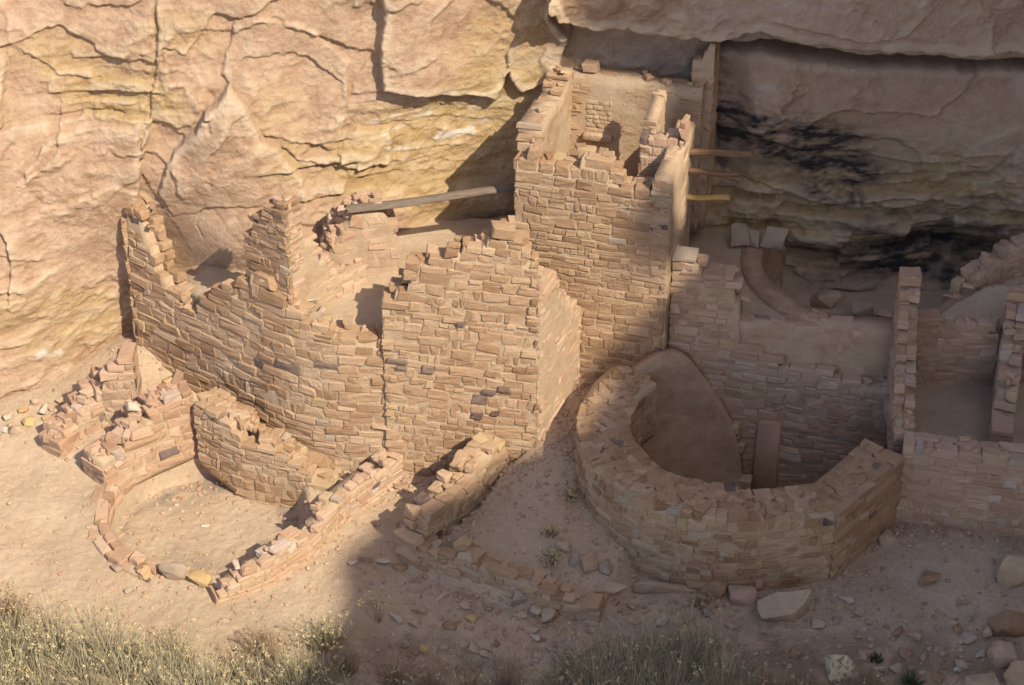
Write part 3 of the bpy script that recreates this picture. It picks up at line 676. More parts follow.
# unseen canyon rim spur, added off right, its outline shaped to throw the big soft shadow over the lower right of the ruin
def build_shadow_spur():
    r_ = np.cross(np.array([0, 0, 1.0]), TOSUN); r_ /= np.linalg.norm(r_)      # right as seen looking along the light from the sun ... see sign below
    r_ = -r_ if r_[0] < 0 else r_
    u_ = np.cross(TOSUN, r_); u_ = -u_ if u_[2] < 0 else u_
    D = 42.0
    prof = [(-30, -26), (-12, -7.5), (-9, -3.4), (-6.8, -1.6), (-5.3, -1.25), (-4.4, -1.05), (-3.75, -0.75), (-3.25, -0.2), (-2.4, -0.02), (-1.6, -0.09), (-0.8, 0.0), (0.1, -0.04), (0.75, 0.2), (1.25, 0.55), (1.6, 0.86), (2.0, 1.08), (2.4, 1.24), (2.7, 1.45), (2.86, 1.66), (2.88, 1.84), (2.5, 1.86), (2.3, 1.72), (2.05, 1.66), (1.86, 1.78), (1.7, 2.02), (1.74, 2.3), (1.9, 2.52), (2.1, 2.56), (2.24, 2.36), (2.3, 2.08), (2.5, 1.98), (2.9, 1.98), (3.1, 2.5), (3.32, 3.3), (3.38, 3.9), (3.15, 4.45), (2.75, 4.85), (2.42, 5.2), (2.2, 5.9), (2.1, 7.5), (1.6, 11), (8, 14), (40, 16), (40, -40), (-30, -40)]
    # roughen the outline
    pts = []
    r2 = random.Random(4)
    for (a, b) in zip(prof, prof[1:] + prof[:1]):
        pts.append(a); L = math.hypot(b[0] - a[0], b[1] - a[1]); k = max(1, min(30, int(L / 0.25)))
        for i in range(1, k):
            f = i / k; j = 0.02 if L < 4 else 0.2
            pts.append((a[0] + (b[0] - a[0]) * f + r2.gauss(0, j), a[1] + (b[1] - a[1]) * f + r2.gauss(0, j)))
    bm = bmesh.new()
    base = np.array([0.0, 0.0, 0.0]) + TOSUN * D
    from mathutils.geometry import delaunay_2d_cdt
    n = len(pts)
    vc, _, fc, *_r = delaunay_2d_cdt([Vector(p) for p in pts], [(i, (i + 1) % n) for i in range(n)], [], 1, 1e-4)
    v0 = [bm.verts.new(tuple(base + r_ * p.x + u_ * p.y)) for p in vc]
    v1 = [bm.verts.new(tuple(base + TOSUN * 8 + r_ * p.x * 1.02 + u_ * (p.y * 1.02 - 0.3))) for p in vc]
    for f in fc:
        bm.faces.new([v0[i] for i in f]); bm.faces.new([v1[i] for i in f][::-1])
    for i in range(n): bm.faces.new((v0[i], v1[i], v1[(i + 1) % n], v0[(i + 1) % n]))
    bmesh.ops.recalc_face_normals(bm, faces=bm.faces)
    me = bpy.data.meshes.new('shadow_caster_spur'); bm.to_mesh(me); bm.free()
    tag(link('shadow_caster_cliff', me, M_CLIFF), kind='structure')
build_shadow_spur()

# ================================================================== SETTING: ground
KC = at(208, 532, -0.40); KR = 1.50                     # small kiva pit on the left
RC = (2.93, -1.0); RIN, ROUT = 1.26, 2.04               # round kiva on the right
GP = [(0, 400, .42), (60, 428, .32), (100, 390, .6), (136, 345, .85), (20, 480, .1), (60, 540, 0), (30, 600, -.05), (150, 605, -.05), (300, 600, 0), (380, 600, 0), (450, 610, 0), (520, 640, -.05),
      (640, 620, 0), (740, 610, 0), (850, 585, .05), (950, 540, .18), (1015, 560, .15), (1010, 620, .05), (1000, 660, -.05), (500, 690, -.22), (0, 690, -.28), (1024, 690, -.1), (400, 500, .0), (360, 545, 0), (420, 570, 0), (180, 455, .22), (150, 440, .32), (90, 490, .05), (110, 400, .5), (-120, 420, .4), (1150, 560, .2), (1150, 690, -.1), (-120, 690, -.3), (250, 600, -.02)]
MP = [(505, 465, .55), (540, 458, .52), (560, 425, .72), (600, 395, .85), (450, 545, .34), (475, 525, .42), (540, 530, .40), (565, 500, .45), (500, 580, .26), (560, 590, .18), (590, 600, .1), (425, 552, .28), (570, 450, .6)]
GPX = np.array([(*at(a, b, c), c) for a, b, c in GP]); MPX = np.array([(*at(a, b, c), c) for a, b, c in MP])
G1_ = at(537, 455, .45)
MOUND = [at(417, 560, .1), at(470, 508, .4), at(500, 466, .5), (G1_[0] - .15, G1_[1] + .15), (0.9, 1.5), (2.1, 1.0), (2.2, -0.5), (2.1, -1.6), at(600, 608, .05), at(560, 606, .1), at(500, 590, .12)]
def idw(x, y, C, p=2.6):
    num = 0; den = 0
    for a, b, c in C:
        w = 1.0 / (((x - a)**2 + (y - b)**2) + 0.08)**(p / 2); num = num + w * c; den = den + w
    return num / den
def ground_base(x, y):
    h = idw(x, y, GPX)
    m = polymask(x, y, MOUND, 0.16); h = h * (1 - m) + idw(x, y, MPX) * m
    d = np.hypot(x - KC[0], (y - KC[1]) * 1.0); k = 1 - sstep(KR - 0.25, KR - 0.05, d); h = h * (1 - k) + (-0.40) * k
    k = np.maximum(1 - sstep(RIN + 0.1, RIN + 0.3, np.hypot(x - RC[0], y - RC[1])), polymask(x, y, [(2.9, -2.35), (4.15, -2.3), (4.85, -1.35), (5.15, -.6), (5.15, .55), (2.5, 1.0), (2.1, .3)], .06)); h = h * (1 - k) + (-1.0) * k
    return h
def ground_h(x, y):
    x = np.asarray(x, float); y = np.asarray(y, float)
    return ground_base(x, y) + 0.035 * fbm(x * 1.4, y * 1.4, None, 4, 201) + 0.010 * fbm(x * 9, y * 9, None, 3, 203)
def gz(xy): return float(ground_h(np.array([xy[0]]), np.array([xy[1]]))[0])
def hitg(px, py, z0=0.0):
    z = z0
    for _ in range(8): xy = at(px, py, z); z = 0.5 * z + 0.5 * gz(xy)
    return (xy[0], xy[1], gz(xy))
def build_ground():
    def axis(a, b, st, A, B, g):
        core = np.arange(a, b + st / 2, st); e = np.cumsum(0.06 * g**np.arange(60))
        lo = a - e; hi = b + e
        return np.concatenate([[A], lo[lo > A][::-1], core, hi[hi < B], [B]])
    xs = axis(-8.2, 8.4, 0.032, -260, 260, 1.3); ys = axis(-6.2, 2.6, 0.032, -260, 60, 1.3)
    X, Y = np.meshgrid(xs, ys); x, y = X.ravel(), Y.ravel()
    h = ground_h(np.clip(x, -12, 12), np.clip(y, -8, 6))
    h = h - 0.10 * np.maximum(-6.5 - y, 0) * (y > -80) - 7.3 * (y <= -80)
    h += 0.011 * fbm(x * 26, y * 30, None, 2, 204)
    dk = np.hypot(x - KC[0], y - KC[1]); an = fbm(x * 4, y * 4, None, 4, 210)
    ash = np.clip(np.exp(-((dk - (KR - 0.38)) / 0.13)**2) * sstep(-.1, .5, an) * 0.9 + (dk < KR - .2) * sstep(0.15, .6, fbm(x * 2, y * 2, None, 4, 211)) * .35, 0, 1)
    low = sstep(-3.4, -4.3, y + 0.35 * fbm(x * 1.3, y * 1.3, None, 3, 215) + 0.03 * x)
    lit = np.clip(low * (.35 + .65 * sstep(-3, -1, x)) * sstep(-0.45, .3, fbm(x * 3, y * 3, None, 4, 212)) * 0.8, 0, 1)
    me = np_mesh('ground', np.stack([x, y, h], 1), grid_quads(len(xs), len(ys)), None, True, {'ash': ash, 'litter': lit})
    return tag(link('ground', me, M_GROUND), kind='structure')
build_ground()

def terrace(name, poly, zfun, step=0.05, amp=0.03, hole=None):
    """an upper floor of packed earth: a heaped solid of soil filling the space between its walls"""
    P = np.array(poly); xs = np.arange(P[:, 0].min(), P[:, 0].max() + step, step); ys = np.arange(P[:, 1].min(), P[:, 1].max() + step, step)
    X, Y = np.meshgrid(xs, ys); x, y = X.ravel(), Y.ravel()
    h = zfun(x, y) + amp * fbm(x * 2, y * 2, None, 4, 220) + amp * .35 * fbm(x * 11, y * 11, None, 3, 221)
    Q = grid_quads(len(xs), len(ys)); c = np.stack([x, y], 1)[Q].mean(1)
    Q = Q[inpoly(c[:, 0], c[:, 1], poly) & ((np.hypot(c[:, 0] - hole[0], c[:, 1] - hole[1]) > hole[2]) & ~((c[:, 0] > hole[0]) & (c[:, 1] > hole[1] + .15)) if hole else True)]
    used, inv = np.unique(Q, return_inverse=True); Q = inv.reshape(-1, 4); T = np.stack([x, y, h], 1)[used]
    # skirt down so the fill has thickness
    E = {}
    for q in Q:
        for a, b in zip(q, np.roll(q, -1)): E[(a, b)] = E.get((a, b), 0) + 1
    bd = [(a, b) for (a, b) in E if (b, a) not in E]
    nT = len(T); low = T.copy(); low[:, 2] -= 0.25
    SK = np.array([(b, a, a + nT, b + nT) for a, b in bd])
    z0 = np.zeros(2 * nT)
    me = np_mesh(name, np.concatenate([T, low]), np.concatenate([Q, SK]), None, True, {'ash': z0, 'litter': z0})
    return tag(link(name, me, M_GROUND), kind='structure')
def plane_fun(pts):
    A = np.array([(p[0], p[1], 1) for p in pts]); b = np.array([p[2] for p in pts]); c = np.linalg.lstsq(A, b, rcond=None)[0]
    return lambda x, y: c[0] * x + c[1] * y + c[2]

# ================================================================== WALLS
def prof(px_py, pts, n=None):
    """top profile measured as (pixel x, pixel y) along a straight face from pts[0] to pts[-1] -> [(fraction, z)]"""
    a, b = np.array(pts[0][:2]), np.array(pts[-1][:2]); out = []
    for px, py in px_py:
        best = min(((abs(topix(*(a + (b - a) * f), ztop(a + (b - a) * f, py))[0] - px), f) for f in np.linspace(0, 1, 101)))
        f = best[1]; out.append((f, ztop(a + (b - a) * f, py)))
    return out

# --- main wall of the left rooms
L0 = at(137, 345, .80); L1 = (at(303, 512, -.45)[0] + .10, at(303, 512, -.45)[1] + .32); G1 = at(537, 455, .45)
G0 = (-1.79, L1[1] * .35 + G1[1] * .65 + 0.05)
def profp(px_py, pts):
    P = np.array(pts); cs = np.concatenate([[0], np.cumsum(np.hypot(*np.diff(P, axis=0).T))]); out = []
    fs = np.linspace(0, 1, 241); XY = [(float(np.interp(f * cs[-1], cs, P[:, 0])), float(np.interp(f * cs[-1], cs, P[:, 1]))) for f in fs]
    for px, py in px_py:
        k_ = min(range(len(fs)), key=lambda i: abs(topix(*XY[i], ztop(XY[i], py))[0] - px)); out.append((fs[k_], ztop(XY[k_], py)))
    return out
_A = np.array(L0); _B = np.array(L1); _C = np.array(G0) + np.array([.08, .015])
_p = _B + (_A - _B) * .30; _q = _B + (_C - _B) * .72
pL = [tuple(_A)] + [tuple((1 - u)**2 * _p + 2 * u * (1 - u) * (_B + np.array([-.02, -.05])) + u * u * _q) for u in np.linspace(0, 1, 13)] + [tuple(_C)]
wall('masonry_wall', 'long sunlit front wall curving from the cliff round to the tall gable wall', pL, [.55] + list(np.linspace(-.05, -.42, 13)) + [-.2], None, 0.34, 0.135, 0.27, slope=-.02, batter=0.03,
     tops_s=profp([(137, 210), (139, 226), (142, 241), (147, 256), (155, 272), (166, 288), (182, 306), (190, 309), (206, 294), (225, 284), (240, 279), (256, 279), (268, 288), (280, 306), (300, 322), (322, 331), (345, 335), (372, 344), (390, 347)], pL), ragged=.5)
pD = [(L0[0] - .12, L0[1] + .45), (L0[0] - .01, L0[1] + .03)]
wall('masonry_wall', 'dark spiky end of the slanting wall turned from the sun against the cliff', pD, [.6, .6], None, .2, .12, .2,
     tops_s=[(0, ztop(pD[0], 212)), (.3, ztop(pD[0], 206)), (.7, ztop(pD[0], 212)), (1, ztop(pD[1], 214))], ragged=.4)
pG = [G0, G1]
wall('masonry_wall', 'tall gable shaped wall with stepped left edge and dark slabs set in its face', pG, [-.2, .4], None, 0.34, 0.13, 0.235, slope=-0.11, batter=0.02, tone=(0.0, 0.75),
     tops_s=prof([(383, 350), (386, 318), (392, 296), (398, 280), (412, 268), (428, 258), (440, 259), (452, 250), (474, 245), (488, 243), (497, 231), (517, 229), (521, 250), (533, 256)], pG),
     darks=[(0.17, 1.98, .2, .055), (0.27, 1.85, .14, .05), (0.62, 1.85, .15, .11), (1.47, 3.0 - 1.5, .17, .06), (1.68, 1.55, .17, .06), (1.30, 1.10, .16, .08), (0.3, 2.95 - 1.0, .1, .05), (1.1, 2.6, .1, .05), (1.55, 1.15, .1, .07)])
T0 = (0.02, 1.20); T1 = (2.16, 0.60)
TD = np.array([T1[0] - T0[0], T1[1] - T0[1]]); TD /= np.linalg.norm(TD); TB = np.array([-TD[1], TD[0]])       # tower axes: along the front, and back
RE = tuple(np.array(T0) + TD * 1.02 - TB * 0.02)
GI = (G1[0] + 0.02, G1[1] + 0.03)
wall('masonry_wall', 'bright plastered return wall joining the gable wall to the tower', [GI, RE], [.4, .85], None, 0.34, 0.095, 0.26, proud=.004, plaster=.08, slope=0.02, mats=[M_PLASTER, M_STONE_P],
     tops_s=prof([(538, 268), (546, 272), (556, 275), (562, 288), (570, 300), (580, 304), (600, 308)], [GI, RE]), tone=(.5, .85))

# --- stub wall standing behind the slanting wall, lit end towards the right
S0 = np.array(L0) * 0.36 + np.array(L1) * 0.64 + np.array([0.17, 0.12]); S1 = np.array(L0) * 0.115 + np.array(L1) * 0.885 + np.array([0.17, 0.12])
pS = [tuple(S0), tuple(S1)]
wall('masonry_wall', 'stepped stub of wall rising above the slanting wall', pS, [1.9, 1.9], None, 0.30, 0.11, 0.22,
     tops_s=prof([(234, 250), (243, 236), (250, 226), (258, 212), (264, 204), (276, 198), (284, 197)], pS), tone=(.0, .7))
e0 = tuple(S1 + np.array([0.03, 0.05])); e1 = (e0[0] + 0.95, e0[1] + 1.05)
wall('masonry_wall', 'smooth sunlit cross wall running back from the stepped stub', [e0, e1], [2.0, 2.0], None, 0.30, 0.10, 0.26, proud=.004, plaster=.08, mats=[M_PLASTER, M_STONE_P],
     tops_s=prof([(271, 207), (284, 198), (298, 211), (304, 228), (320, 246), (334, 262), (344, 274)], [e0, e1]), tone=(.5, .9))

# --- floor of the room behind, rough wall by the cliff
zr = ztop(G0, 345) + 0.06
_lr = lambda f, o: (L0[0] + (L1[0] - L0[0]) * f + o * .75, L0[1] + (L1[1] - L0[1]) * f + o * .66)
terrace('room_floor', [_lr(.95, .28), (L1[0] + .5, L1[1] + .25), (G0[0] + .2, G0[1] + .25), (0.1, 1.0), (0.4, 2.9), (-2.6, 2.6), (-4.6, 2.4), (-5.4, 2.6), _lr(.08, .26)],
        lambda x, y: zr - .10 * (1 - sstep(-.1, .3, y)) * (x > -3) + 0.12 * sstep(0.2, 1.8, y) - 0.35 * sstep(-3.0, -4.2, x) - .3 * sstep(-4.4, -5.3, x))
r0 = at(326, 282, zr + .05); r1 = at(400, 272, zr + .08)
wall('rubble_wall', 'rough broken wall under the left end of the long beam', [r0, r1], [zr - .1, zr - .1], None, 0.6, 0.16, 0.24, ragged=1.2, proud=.05, jit=.24, plaster=.1, mats=[M_PLASTER, M_STONE_P],
     tops_s=prof([(326, 262), (334, 244), (342, 232), (352, 216), (366, 208), (384, 212), (392, 226), (400, 262)], [r0, r1]), tone=(.4, .9))
# --- tower
tfb = [.75, .8]
wall('tower_wall', 'broad lit front wall of the tall square tower', [T0, T1], [.7, .75], None, 0.36, 0.13, 0.26, slope=-0.0, tone=(0.05, .7), batter=0.01,
     tops_s=prof([(514, 152), (528, 153), (540, 158), (560, 163), (577, 168), (580, 157), (606, 160), (609, 174), (626, 178), (632, 186), (640, 184), (666, 178), (670, 176)], [T0, T1]), jit=.12)
TS = 2.05
TB0 = tuple(np.array(T0) + TB * TS); TB1 = tuple(np.array(T1) + TB * TS)
zt0 = ztop(T0, 118); ztb = ztop(TB0, 60)
lw0 = tuple(np.array(T0) + TD * 0.32 + TB * .30); lw1 = tuple(np.array(TB0) + TD * 0.32)
wall('tower_wall', 'left side wall of the tower stepping up to a peak at the back', [lw0, lw1], [2.6, 2.6], None, 0.33, 0.11, 0.22, plaster=0.4, mats=[M_PLASTER, M_STONE],
     tops_s=prof([(538, 128), (546, 116), (552, 108), (558, 98), (562, 94), (566, 84), (570, 76), (574, 58), (580, 56), (590, 76)], [lw0, lw1]), ragged=.5, tone=(.4, .85))
bw0 = tuple(np.array(TB0) + TD * 0.30 - TB * .02); bw1 = tuple(np.array(TB1) + TD * 0.04 - TB * .02)
bw = wall('tower_wall', 'back wall of the tower with a blocked doorway and sill', [bw0, bw1], [2.6, 2.6], None, 0.3, 0.11, 0.26, plaster=0.3, proud=.006, mats=[M_PLASTER, M_STONE],
     tops_s=prof([(567, 76), (574, 68), (590, 68), (594, 78), (610, 74), (640, 78), (668, 80), (690, 84)], [bw0, bw1]), tone=(.3, .8), ragged=.2, cap=0)
# right side wall: plastered outside face, ruined top, and the corner block
rw0 = tuple(np.array(T1) + TD * 0.02 + TB * 0.02); rw1 = tuple(np.array(T1) + TB * 1.62 + TD * 0.02); zrw = ztop(rw0, 178)
wall('tower_wall', 'narrow plastered right side wall of the tower catching a strip of sun', [rw0, rw1], [.7, .9], None, 0.24, 0.11, 0.28, plaster=.8, mats=[M_PLASTER, M_STONE],
     tops_s=[(0, zrw), (.3, zrw), (.46, zrw + .03), (.5, zrw + .1), (1, zrw + .05)], tone=(.5, .9), fullcore=True)
# broken cross wall at the right of the top
cb0 = tuple(np.array(T1) - TD * 0.62 + TB * 0.80); cb1 = tuple(np.array(T1) + TB * 0.80 + TD * 0.035)
wall('tower_wall', 'broken corner of pale masonry at the tower top beside the plastered strip', [cb0, cb1], [3.2, 3.2], None, 0.30, 0.125, 0.2,
     tops_s=prof([(628, 146), (634, 136), (644, 130), (652, 137), (660, 131), (668, 134), (676, 128), (684, 119), (700, 122)], [cb0, cb1]), ragged=.8, jit=.22, mats=[M_PLASTER, M_STONE_P], tone=(.4, .95))
sp0 = tuple(np.array(T1) - TD * 0.46 + TB * 1.12); sp1 = tuple(np.array(T1) - TD * 0.40 + TB * 1.5)
wall('tower_wall', 'pointed spike of plastered wall standing behind the broken corner', [sp0, sp1], [3.2, 3.2], [ztop(sp0, 122), ztop(sp1, 90)], 0.16, 0.11, 0.2, plaster=.6, mats=[M_PLASTER, M_STONE], tone=(.4, .9), fullcore=True)
pl0 = tuple(np.array(bw1) - TD * .22 + TB * .16); pl1 = tuple(np.array(bw1) + TD * .12 + TB * .16)
wall('tower_wall', 'slim shaded pillar of wall rising to the roof at the back right of the tower', [pl0, pl1], [2.6, 2.6], [ztop(pl0, 62), ztop(pl1, 36)], .4, .12, .26, plaster=.8, mats=[M_PLASTER, M_STONE], tone=(.3, .8), ragged=.6)
terrace('tower_floor', [tuple(np.array(T0) + TD * .2 + TB * .2), tuple(np.array(T1) - TD * .2 + TB * .2), tuple(np.array(T1) - TD * .2 + TB * 2.1), tuple(np.array(T0) + TD * .2 + TB * 2.1)], lambda x, y: 3.0 + 0 * x)
# doorway panel on the back wall
def wallbox(name, mat, par, p0, p1, z0, z1, proud, thick, seed):
    d = np.array(p1) - np.array(p0); L = np.linalg.norm(d); d /= L; nf = np.array([d[1], -d[0]]); c = (np.array(p0) + np.array(p1)) / 2 + nf * (proud - thick / 2)
    V, Q, T = blocks(np.array([[c[0], c[1], (z0 + z1) / 2]]), np.array([[d[0], d[1], 0]]), np.array([[nf[0], nf[1], 0]]), np.array([[0, 0, 1.0]]), np.array([[L / 2, thick / 2, (z1 - z0) / 2]]), np.array([.55]), .2, .04, seed)
    org = np.array(par.location) if par else np.zeros(3)
    return link(name, np_mesh(name, V - org, Q, None, True, {'tone': T}), mat, par)
def onwall(f, a, b): return tuple(np.array(a) + (np.array(b) - np.array(a)) * f)
def fx(px, py, a, b):
    return min(((abs(topix(*onwall(f, a, b), ztop(onwall(f, a, b), py))[0] - px), f) for f in np.linspace(0, 1, 201)))[1]
f0, f1 = fx(585, 135, bw0, bw1), fx(611, 135, bw0, bw1); pa, pb = onwall(f0, bw0, bw1), onwall(f1, bw0, bw1); zs0, zs1 = ztop(pa, 136), ztop(pa, 132)
wallbox('door_sill', M_PLASTER, bw, onwall(f0 - .01, bw0, bw1), onwall(f1 + .01, bw0, bw1), ztop(pa, 138), ztop(pa, 131), 0.09, 0.16, 5)
r_ = random.Random(8); O = []; HFs = []
V_, Q_, T_ = [], [], []
zb_, zt_ = ztop(pa, 131), ztop(pa, 102); zc = zb_; off = 0
dd = np.array(pb) - np.array(pa); LL = np.linalg.norm(dd); dd /= LL; nn_ = np.array([dd[1], -dd[0]])
Ol, Hl = [], []
while zc < zt_ - .03:
    h = r_.uniform(.06, .11); q = 0
    while q < LL - .02:
        l = min(r_.uniform(.08, .2), LL - q); c = np.array(pa) + dd * (q + l / 2) + nn_ * (-.034 + r_.uniform(-.005, .006)); Ol.append((c[0], c[1], zc + h / 2)); Hl.append((l / 2 - .004, .04, h / 2 - .004)); q += l
    zc += h
k = len(Ol); V, Q, T = blocks(np.array(Ol), np.tile([dd[0], dd[1], 0], (k, 1)), np.tile([nn_[0], nn_[1], 0], (k, 1)), np.tile([0, 0, 1.], (k, 1)), np.array(Hl), np.full(k, .35), .3, .12, 3)
link('door_infill', np_mesh('door_infill', V - np.array(bw.location), Q, None, True, {'tone': T}), M_PLASTER, bw)

# --- low walls at the foot of the slanting wall
def lowwall(label, base, tops, thick=.32, **k):
    pts = [at(*b) for b in base]; z = [b[2] for b in base]
    return wall('low_wall', label, pts, z, [ztop((p[0], p[1]), t) for p, t in zip(pts, tops)], thick, **k)
lowwall('outer of two low walls curving from the cliff foot to the plaza', [(62, 462, .18), (80, 446, .25), (105, 430, .35), (141, 424, .45)], [448, 420, 388, 349], .44, ch=.13, sl=.22, ragged=.9, jit=.2, mats=[M_PLASTER, M_STONE_P])
lowwall('inner of two low walls with rough pale cap stones', [(106, 492, .03), (128, 472, .15), (160, 456, .22), (198, 440, .25)], [470, 440, 408, 382], .46, ch=.13, sl=.22, ragged=.9, jit=.22, mats=[M_PLASTER, M_STONE_P])
lowwall('low front wall along the foot of the slanting wall', [(197, 448, .2), (240, 482, -.1), (300, 513, -.42), (332, 520, -.42)], [398, 426, 466, 492], .50, ch=.12, sl=.22, ragged=.5)
# --- small kiva lining
ring = arc(KC[0], KC[1], KR - 0.16, 62, 256, 30)
nr = len(ring)
tz = [0.14 + 0.10 * math.sin(math.pi * min(1, i / (nr * .55))) - .08 * max(0, (i / nr - .7)) * 3 + .03 * math.sin(i * 2.3) for i in range(nr)]
wall('kiva_lining_wall', 'low curved stone lining around the left side of the small kiva', ring, [-.42] * nr, tz, 0.30, 0.12, 0.26, side=-1, back=True, ragged=.7, jit=.22, mats=[M_PLASTER, M_STONE_P])
kb = [(216, 604, .0), (240, 597, .0), (272, 585, .0), (312, 560, .0), (351, 520, .0), (403, 477, .05)]
pk_ = [at(*b) for b in kb]
wall('low_wall', 'narrow low wall of grey stones dividing the small kiva from the bare room', pk_, [-.1, -.3, -.45, -.45, -.45, -.3], [ztop(p, t) for p, t in zip(pk_, (596, 577, 560, 532, 490, 453))], .28, .11, .19, cap=.08, ragged=1.4, jit=.22, rad=.3, mats=[M_PLASTER, M_STONE_P], tone=(.4, .98))
mb = [(416, 568, .05), (440, 535, .33), (470, 505, .42), (506, 462, .52)]
pm_ = [at(*b) for b in mb]
wall('low_wall', 'knobbly sunlit low wall between the bare room and the earth mound', pm_, [-.05, -.05, -.05, -.05], [ztop(p, t) for p, t in zip(pm_, (537, 508, 476, 436))], .38, .13, .2, cap=.1, ragged=1.2, jit=.24, proud=.03, rad=.3, mats=[M_PLASTER, M_STONE], tone=(.4, .9))
nb = [(417, 570, .0), (455, 583, .0), (500, 597, .0), (548, 612, .02), (600, 622, .02)]
pn_ = [at(*b) for b in nb]
wall('low_wall', 'low shaded retaining wall holding the front of the earth mound', pn_, [0] * 5, [ztop(p, t) for p, t in zip(pn_, (540, 556, 572, 592, 610))], .28, .11, .2, cap=.1, ragged=1.3, jit=.24, proud=.03, tone=(.2, .9))

# --- big round kiva on the right
RZ = 1.27
rp = arc(RC[0], RC[1], ROUT, 133, 270, 36)
rt = [RZ + .10 * (1 - float(sstep(0, 10, i))) for i in range(36)]
c1 = at(838, 512, 1.22); c2 = at(904, 461, 1.20)
rp = rp + [(rp[-1][0] + .10, rp[-1][1] + .008), (c1[0] - .02, c1[1])]; rt = rt + [RZ - .13, 1.19]
wall('kiva_wall', 'thick curved outer wall of the big round kiva ending in a sharp right corner', rp, [gz((p[0], p[1])) - .1 for p in rp], rt, ROUT - RIN - .04, 0.125, 0.21, ragged=.35, tone=(.0, .85))
c1b = (c1[0] + .005, c1[1] + .02)
wall('kiva_wall', 'brown side wall running back from the sharp corner beside the bare yard', [c1b, c2], [-.1, .1], [1.19, 1.28], .62, 0.10, 0.26, ragged=.25, tone=(.0, .4), mats=[M_PLASTER_R, M_STONE])
# plastered inner face: falls away at the back right in a slanting edge
ip = arc(RC[0], RC[1], RIN + .02, 262, 20, 60)
_sl = [(636, 402), (648, 392), (660, 380), (672, 370), (684, 366), (694, 370), (704, 384), (720, 408), (736, 438), (746, 470), (752, 540)]
it = [RZ - .14 if (R(0) or p[0] < RC[0] - 1.0 or p[1] < RC[1]) else max(-.95, ztop(p, float(np.interp(topix(p[0], p[1], 1.0)[0], *zip(*_sl))))) for p in ip]
wall('kiva_lining_wall', 'smooth brown plastered lining inside the big round kiva', ip, [-1.0] * 60, it, .15, .12, .3, side=1, batter=.16, plaster=1.4, back=False, fullcore=True, mats=[M_PLASTER_R, M_STONE], ragged=.1)
# long retaining wall behind the round kiva
b0 = (T1[0] + .10, T1[1] + .24); b1 = at(894, 390, 1.15)
wall('masonry_wall', 'long shaded wall behind the round kiva under the plastered upper kiva', [b0, b1], [-1.0, -1.0], None, .34, .115, .26, slope=-.02,
     tops_s=prof([(688, 258), (703, 268), (708, 275), (736, 278), (737, 330), (752, 344), (770, 356), (800, 366), (840, 376), (882, 388)], [b0, b1]), tone=(.2, .9), mats=[M_MORTAR, M_STONE_P])
bwl = bpy.data.objects[[o.name for o in COL.objects if o.get('label', '').startswith('long shaded wall behind')][0]]
fa, fb_ = fx(757, 430, b0, b1), fx(781, 430, b0, b1)
wallbox('pilaster', M_STONE_P, bwl, onwall(fa, b0, b1), onwall(fb_, b0, b1), -1.0, ztop(onwall(fa, b0, b1), 418), .06, .25, 12)

# --- upper round kiva by the cliff
UC = (5.22, 2.14); UR = 1.50; UZ = 1.90
upl = [at(734, 322, UZ + .02), at(760, 325, UZ), at(800, 328, UZ), at(850, 329, UZ), at(900, 329, UZ), at(935, 326, UZ)]
wall('kiva_wall', 'smooth plastered front of the terrace below the upper kiva opening', upl, [.9] * 6, [UZ + .02] * 6, .24, .12, .30, plaster=.9, mats=[M_PLASTER, M_STONE_P], fullcore=True)
ul = arc(UC[0], UC[1], UR, 330, 80, 44)
wall('kiva_lining_wall', 'curved rough lining around the upper kiva pit', ul, [.8] * 44, [UZ + .10 + .02 * math.sin(i * .7) for i in range(44)], .30, .12, .24, plaster=.75, mats=[M_PLASTER_R, M_STONE_P], ragged=.3, fullcore=True)
ur = [at(962, 300, 2.05), at(975, 285, 2.15), at(992, 268, 2.3), at(1012, 252, 2.4), at(1050, 240, 2.5)]
wall('kiva_wall', 'curving stone edge climbing the right side of the upper kiva', ur, [1.0] * 5, [2.05, 2.15, 2.42, 2.5, 2.5], .3, .12, .19, ragged=1.0, tone=(.3, .95), mats=[M_MORTAR, M_STONE_P])
tz0 = 2.0
terrace('upper_terrace', [(b0[0] - .25, b0[1] + .12), (b0[0] + .3, b0[1] + .12), (upl[0][0] - .02, upl[0][1] + .12), (upl[1][0], upl[1][1] + .12), (upl[2][0], upl[2][1] + .12), (upl[3][0], upl[3][1] + .12), (upl[4][0], upl[4][1] + .12), (upl[5][0] + .6, upl[5][1] + .12), (7.4, 1.2), (8.2, 2.4), (8.2, 4.0), (2.2, 4.0), (2.3, 1.2)],
        lambda x, y: UZ - .02 + 0.16 * sstep(1, 3.2, y), hole=(UC[0], UC[1], UR + .12))
terrace('kiva_floor', [(UC[0] - 1.42, .86), (8.2, .86), (8.2, 4.0), (UC[0] - 1.42, 4.0)], lambda x, y: 0.95 + 0 * x)

